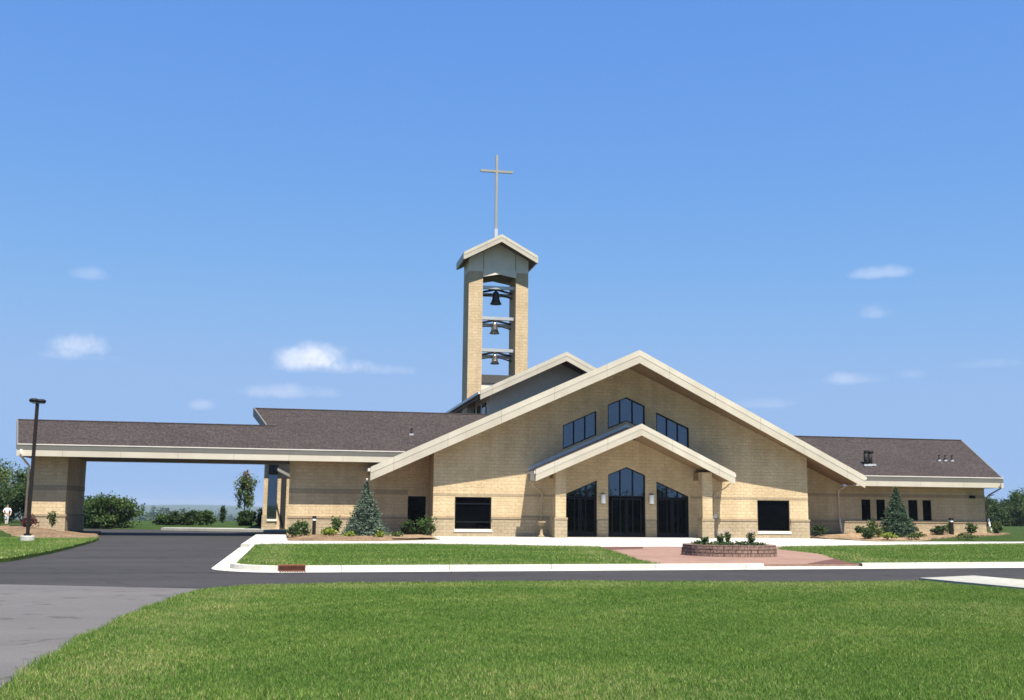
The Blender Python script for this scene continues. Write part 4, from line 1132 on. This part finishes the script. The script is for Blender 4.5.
shrub(-19.0, -3.0, .08, .5, .75, 'leaf_mid', 'leafy green shrub at the left end of the bed beside the bollard light', n=800)
shrub(-19.9+.45, -4.6, .08, .3, .45, 'leaf_dark', 'small dark shrub at the left corner of the left wing', n=350)
shrub(-17.55, -3.2, .08, .38, .42, 'leaf_lime', 'low lime green shrub just right of the left bollard light', n=450)
shrub(-17.1, -.8, .08, .33, .9, 'leaf_mid', 'small round-headed shrub standing against the left wing wall', n=500)
shrub(-16.5, -4.4, .08, .3, .28, 'leaf_lime', 'tiny yellow-green plant left of the blue spruce', n=260)
shrub(-14.1, -5.2, .1, .3, .3, 'leaf_olive', 'tiny olive plant at the right foot of the blue spruce', n=260)
shrub(-15.0, -5.6, .08, .28, .3, 'leaf_lime', 'tiny lime plant in front of the blue spruce', n=220)
shrub(-13.2, -1.6, .12, .48, .75, 'leaf_dark', 'dark shrub left of the pair by the black side door', n=800)
shrub(-12.2, -2.6, .1, .5, .95, 'leaf_mid', 'taller upright shrub in front of the black side door', n=900)
# right bed
shrub(12.6, .5, .2, .45, .6, 'leaf_dark', 'dark shrub in the shade at the right corner of the gable block', n=600)
shrub(13.75, -3.2, .1, .36, .55, 'leaf_dark', 'round dark shrub just right of the white downspout foot', n=700)
shrub(14.75, -2.0, .15, .5, .95, 'leaf_olive', 'tall olive green shrub left of the right spruce', n=1100)
shrub(14.6, -3.9, .1, .5, .35, 'leaf_lime', 'low yellow-green shrub below the tall olive shrub', n=420)
shrub(16.6, -3.6, .12, .5, .35, 'leaf_olive', 'low spreading plant at the foot of the right spruce', n=420)
shrub(15.4, .6, .3, .35, .45, 'leaf_dark', 'low dark shrub half hidden left of the right spruce', n=450)
shrub(18.7, .4, .32, .45, .5, 'leaf_dark', 'dark mounded shrub right of the right spruce', n=600)
shrub(19.9, -.6, .28, .5, .55, 'leaf_dark', 'oval dark shrub left of the right bollard light', n=800)
shrub(20.3, -3.0, .12, .55, .3, 'leaf_olive', 'low olive ground plant in front of the right bollard light', n=380)
shrub(21.3, .2, .33, .28, .75, 'leaf_olive', 'thin young plant just right of the right bollard light', n=300)
shrub(23.1, .6, .34, .33, .7, 'leaf_mid', 'young bush with narrow foot in front of the plain right wall', n=420)
shrub(24.9, .6, .33, .33, .75, 'leaf_olive', 'young plant at the right corner of the right wing', n=400)
# left bed around the pier
shrub(-33.4, .6, .35, .4, .7, 'leaf_red', 'purple-leaved shrub at the foot of the canopy pier', n=520)
shrub(-32.2, .3, .38, .28, .8, 'leaf_olive', 'thin shrub in front of the canopy pier', n=240)
shrub(-36.6, 3.5, .3, .9, .9, 'leaf_dark', 'dark low shrub left of the canopy pier', n=1200, leaf=.12)
# flowers in the planter
def flower(x, y, h, r, label, mat='leaf_mid', petals=True):
    z = .38
    t = thing('flowering_plant', (x, y, z), label, 'plant', 'plants in the round planter')
    P_ = []
    for k_ in range(40):
        a = random.uniform(0, 6.28); hh = h*random.uniform(.5, 1); rr = r*random.uniform(.1, 1)
        tt = np.linspace(0, 1, 8); P_.append(np.c_[x+np.cos(a)*rr*tt, y+np.sin(a)*rr*tt, z+hh*tt])
    P_ = np.concatenate(P_); np_mesh('foliage', leaves(P_, .05, aspect=2.6), 4, mat, t, RNG.uniform(0, 1, len(P_)))
    if petals:
        q = np.c_[x+RNG.normal(size=32)*r*.6, y+RNG.normal(size=32)*r*.6, z+h*RNG.uniform(.85, 1.25, 32)]
        np_mesh('flowers', leaves(q, .03), 4, 'petal', t, RNG.uniform(0, 1, 32))
flower(-4.5, -24.2, .3, .2, 'short leafy plant at the left side of the planter', 'leaf_dark', False)
flower(-4.0, -24.6, .42, .2, 'leafy lilac-flowered plant left of the middle of the planter')
flower(-3.5, -24.0, .48, .13, 'thin pale flowering plant in the middle of the planter', 'leaf_pale')
flower(-2.85, -24.6, .45, .18, 'dark upright flowering plant right of the middle of the planter', 'leaf_dark')
low = []
for k_ in range(60):
    a = random.uniform(0, 6.28); rr = 1.3*math.sqrt(random.uniform(.02, 1)); low.append(RNG.normal(size=(14, 3))*(.09, .09, .035)+(PCX+rr*math.cos(a), PCY+rr*math.sin(a), .43))
o = np_mesh('ground_cover', leaves(np.concatenate(low), .06), 4, 'leaf_dark', tint=RNG.uniform(0, 1, 840)); tag(o, kind='stuff')

# ------------------------------------------------------------------ TREES
def tree(x, y, h, r, mat, label, n=6000, leaf=.2, trunk=.12, base=.18, name='tree', group=None, clumps=60, cat='tree', flat=-.7, spread=.2):
    z = float(ground_h(x, y))-.05
    t = thing(name, (x, y, z), label, cat, group)
    c = (x, y, z+h*(base+(1-base)*.5)); rr = (r, r, h*(1-base)*.5)
    pts, tint = blob_points(n, c, rr, clumps, spread, .4, flat)
    pts[:, 2] = np.maximum(pts[:, 2], z+.05)
    np_mesh('crown', leaves(pts, leaf), 4, mat, t, tint)
    mb = MB(); mb.tube([(x, y, z), (x+.03*h*.1, y, z+h*.35), (x, y+.02, z+h*.85)], [trunk, trunk*.7, trunk*.15], 8)
    for k_ in range(9):
        a = random.uniform(0, 6.28); b = random.uniform(.25, .65)
        mb.tube([(x, y, z+h*b), (x+math.cos(a)*r*.4, y+math.sin(a)*r*.4, z+h*(b+.12)), (x+math.cos(a)*r*.8, y+math.sin(a)*r*.8, z+h*(b+.2))], [trunk*.4, trunk*.25, trunk*.06], 5)
    mb.build('trunk', 'bark', t)
    return t
gL = 'trees at the left edge'
tree(-45.6, 44, 5.4, 2.0, 'leaf_pale', 'pale loose tree rising behind the lamp post', 8000, .15, group=gL)
tree(-43.4, 45, 5.0, 1.7, 'leaf_mid', 'green tree between the lamp post and the pale tree', 7000, .15, group=gL)
tree(-43.9, 37, 3.2, 2.0, 'leaf_dark', 'dark bushy tree behind the white-clad person', 7000, .15, group=gL, base=.02)
tree(-41.0, 36, 3.4, 1.8, 'leaf_dark', 'dark bushy tree just left of the canopy pier', 7000, .15, group=gL, base=.02)
tree(-32.9, 22, 2.15, 2.0, 'leaf_mid', 'broad green bush seen under the canopy beside the pier', 9500, .13, name='large_bush', group='bushes beyond the canopy', base=.0, cat='bush')
tree(-34.6, 24, 2.2, 1.5, 'leaf_dark', 'dark bush half hidden by the canopy pier', 5000, .13, name='large_bush', group='bushes beyond the canopy', base=.0, cat='bush')
for i, (bx, by, bh, br, bm, lab) in enumerate([(-30.1, 32, .85, .75, 'leaf_mid', 'low pale bush, leftmost of the row beyond the driveway'), (-29.0, 31, 1.05, .8, 'leaf_dark', 'dark bush, second from left in the row beyond the driveway'),
        (-27.7, 31, 1.2, .85, 'leaf_dark', 'dark rounded bush in the middle of the row beyond the driveway'), (-26.6, 31, 1.25, .7, 'leaf_mid', 'brighter green bush at the right end of the row beyond the driveway'),
        (-23.4, 30, 1.3, .85, 'leaf_dark', 'dark bush at the foot of the young tree'), (-21.8, 30, 1.4, .75, 'leaf_dark', 'dark bush beside the tall narrow window')]):
    tree(bx, by, bh, br, bm, lab, 2400, .13, name='bush', group='bushes beyond the canopy', base=.0, cat='bush', trunk=.06, clumps=34)
# young tree, part of it turning rusty
yx, yy_ = -23.9, 38.0; yz = float(ground_h(yx, yy_))
yt = thing('young_tree', (yx, yy_, yz), 'slender young tree with sparse rust-tinged crown seen under the canopy', 'tree')
p1, t1 = blob_points(2600, (yx, yy_, yz+2.75), (1.0, 1.0, 1.95), 60, .15, .25)
np_mesh('crown', leaves(p1, .13), 4, 'leaf_pale', yt, t1)
p1, t1 = blob_points(420, (yx+.1, yy_-.3, yz+3.9), (.4, .4, .9), 14, .2, .3)
np_mesh('rusty_foliage', leaves(p1, .12), 4, 'leaf_autumn', yt, t1)
mb = MB().tube([(yx, yy_, yz), (yx, yy_, yz+2.4), (yx+.05, yy_, yz+4.7)], [.06, .045, .012], 7)
for k_ in range(14):
    a = random.uniform(0, 6.28); b = random.uniform(1.3, 3.9); mb.tube([(yx, yy_, yz+b), (yx+math.cos(a)*.45, yy_+math.sin(a)*.45, yz+b+.4), (yx+math.cos(a)*.85, yy_+math.sin(a)*.85, yz+b+.6)], [.025, .016, .005], 5)
mb.build('trunk', 'bark', yt)
sc_ = shrub(-25.2, 30, .2, .22, 1.35, 'leaf_dark', 'narrow dark columnar evergreen left of the young tree', n=900, leaf=.1, name='columnar_evergreen', cat='evergreen')
# right-hand tree line
gR = 'tree line at the right edge'
labs = ['dark tree nearest the right wing corner', 'dark tree second from the right wing corner', 'dark pointed tree third from the right wing corner', 'dark tree fourth from the wing, lower crown',
        'taller dark tree near the right edge of the photo', 'tallest dark tree at the right edge of the photo']
for i, (tx, ty, h, r) in enumerate([(76.0, 76, 4.7, 2.6), (78.6, 79, 4.5, 2.5), (80.3, 76, 4.4, 2.2), (82.3, 80, 4.6, 2.4), (84.3, 80, 6.0, 2.7), (87.3, 82, 6.6, 3.2)]):
    tree(tx, ty, h, r, 'leaf_dark', labs[i], 8000, .2, group=gR, base=.03, trunk=.16)

# wood far beyond the church and a wood behind the photographer (seen in the glass): masses nobody could count
def wood(name, spots, hgt, per, leaf, mat):
    V, T_ = [], []
    for (x, y, s) in spots:
        z = float(ground_h(x, y))
        p_, t_ = blob_points(per, (x, y, z+hgt*s*.5), (hgt*.45*s, hgt*.45*s, hgt*.52*s), 9, .3, .4)
        p_[:, 2] = np.maximum(p_[:, 2], z); V.append(leaves(p_, leaf*s)); T_.append(t_)
    return tag(np_mesh(name, np.concatenate(V), 4, mat, tint=np.concatenate(T_)), kind='stuff')
sp = []
for k_ in range(2600):
    d = 480*(8.0**random.random()); a = R(random.uniform(-22, 45)); sp.append((CAM.x+d*math.sin(a), CAM.y+d*math.cos(a), random.uniform(.7, 1.25)))
wood('far_woodland', sp, 11, 110, 1.5, 'leaf_far')
sp = [(x+random.uniform(-2, 2), -172+random.uniform(-8, 8), random.uniform(.75, 1.2)) for x in np.arange(-10, 130, 3.2)]
wood('woodland', sp, 7.4, 420, .55, 'leaf_dark')

# ------------------------------------------------------------------ PERSON IN WHITE
pxx, pyy = -41.75, 30.0; pz = float(ground_h(pxx, pyy))
per = thing('person', (pxx, pyy, pz), 'person in white shirt and trousers standing before the dark trees at left', 'person')
def skin_body(name, joints, edges, mat, parent, sub=2):
    me = bpy.data.meshes.new(name); off = Vector(root_of(parent).location)
    me.from_pydata([Vector(j[:3]) for j in joints], edges, []); o = bpy.data.objects.new(name, me); link(o, parent)
    m = o.modifiers.new('skin', 'SKIN'); sk = me.skin_vertices
    if not sk: me.attributes
    for i, j in enumerate(joints):
        me.skin_vertices[0].data[i].radius = (j[3], j[3]*(j[4] if len(j) > 4 else 1)); me.skin_vertices[0].data[i].use_root = (i == 0)
    s_ = o.modifiers.new('sub', 'SUBSURF'); s_.levels = sub; s_.render_levels = sub
    me.materials.append(M[mat]); return o
H = 1.5
def J(x, y, z, r, q=1): return (x*H, y*H, z*H, r*H, q)
jt = [J(0, 0, .52, .085), J(0, 0, .62, .075), J(0, 0, .74, .095), J(0, 0, .82, .05), J(0, -.005, .86, .032), J(0, -.01, .92, .055), J(0, -.01, .975, .045),
      J(-.12, 0, .8, .042), J(-.2, -.02, .66, .033), J(-.12, -.13, .6, .026), J(-.07, -.16, .6, .024),
      J(.12, 0, .8, .042), J(.19, .0, .65, .033), J(.18, -.07, .5, .026), J(.18, -.1, .45, .024),
      J(-.055, 0, .46, .065), J(-.05, -.02, .27, .045), J(-.045, .01, .05, .032), J(-.045, -.08, .02, .026),
      J(.055, 0, .46, .065), J(.04, .0, .27, .045), J(.03, .03, .05, .032), J(.03, -.06, .02, .026)]
ed = [(0, 1), (1, 2), (2, 3), (3, 4), (4, 5), (5, 6), (2, 7), (7, 8), (8, 9), (9, 10), (2, 11), (11, 12), (12, 13), (13, 14), (0, 15), (15, 16), (16, 17), (17, 18), (0, 19), (19, 20), (20, 21), (21, 22)]
skin_body('body', jt, ed, 'skin', per)
def grow(idx, k): return [(j[0], j[1], j[2], j[3]*k) for j in (jt[i] for i in idx)]
skin_body('shirt', grow([0, 1, 2, 3, 7, 8, 11, 12], 1.2), [(0, 1), (1, 2), (2, 3), (2, 4), (4, 5), (2, 6), (6, 7)], 'cloth', per)
skin_body('trousers', grow([0, 15, 16, 17, 19, 20, 21], 1.2), [(0, 1), (1, 2), (2, 3), (0, 4), (4, 5), (5, 6)], 'cloth', per)
MB().lathe([(.01, .07*H), (.04*H, .06*H), (.062*H, .025*H), (.064*H, -.01*H), (.05*H, -.04*H)], (pxx, pyy+.012*H, pz+.955*H), 14).build('hair', 'hair', per, smooth=True)

# ------------------------------------------------------------------ HAZE
hz, nt, b, out = new_mat('haze_air')
nt.nodes.remove(b)
pv = nt.nodes.new('ShaderNodeVolumePrincipled'); pv.inputs['Density'].default_value = 1.4e-4
pv.inputs['Color'].default_value = rgba((.48, .58, .70)); nt.links.new(pv.outputs[0], out.inputs['Volume'])
HB = MB().box(-7900, 7900, -7900, 7900, -60, 31)
M['haze'] = hz
h_ = HB.build('haze', 'haze'); tag(h_, kind='stuff')
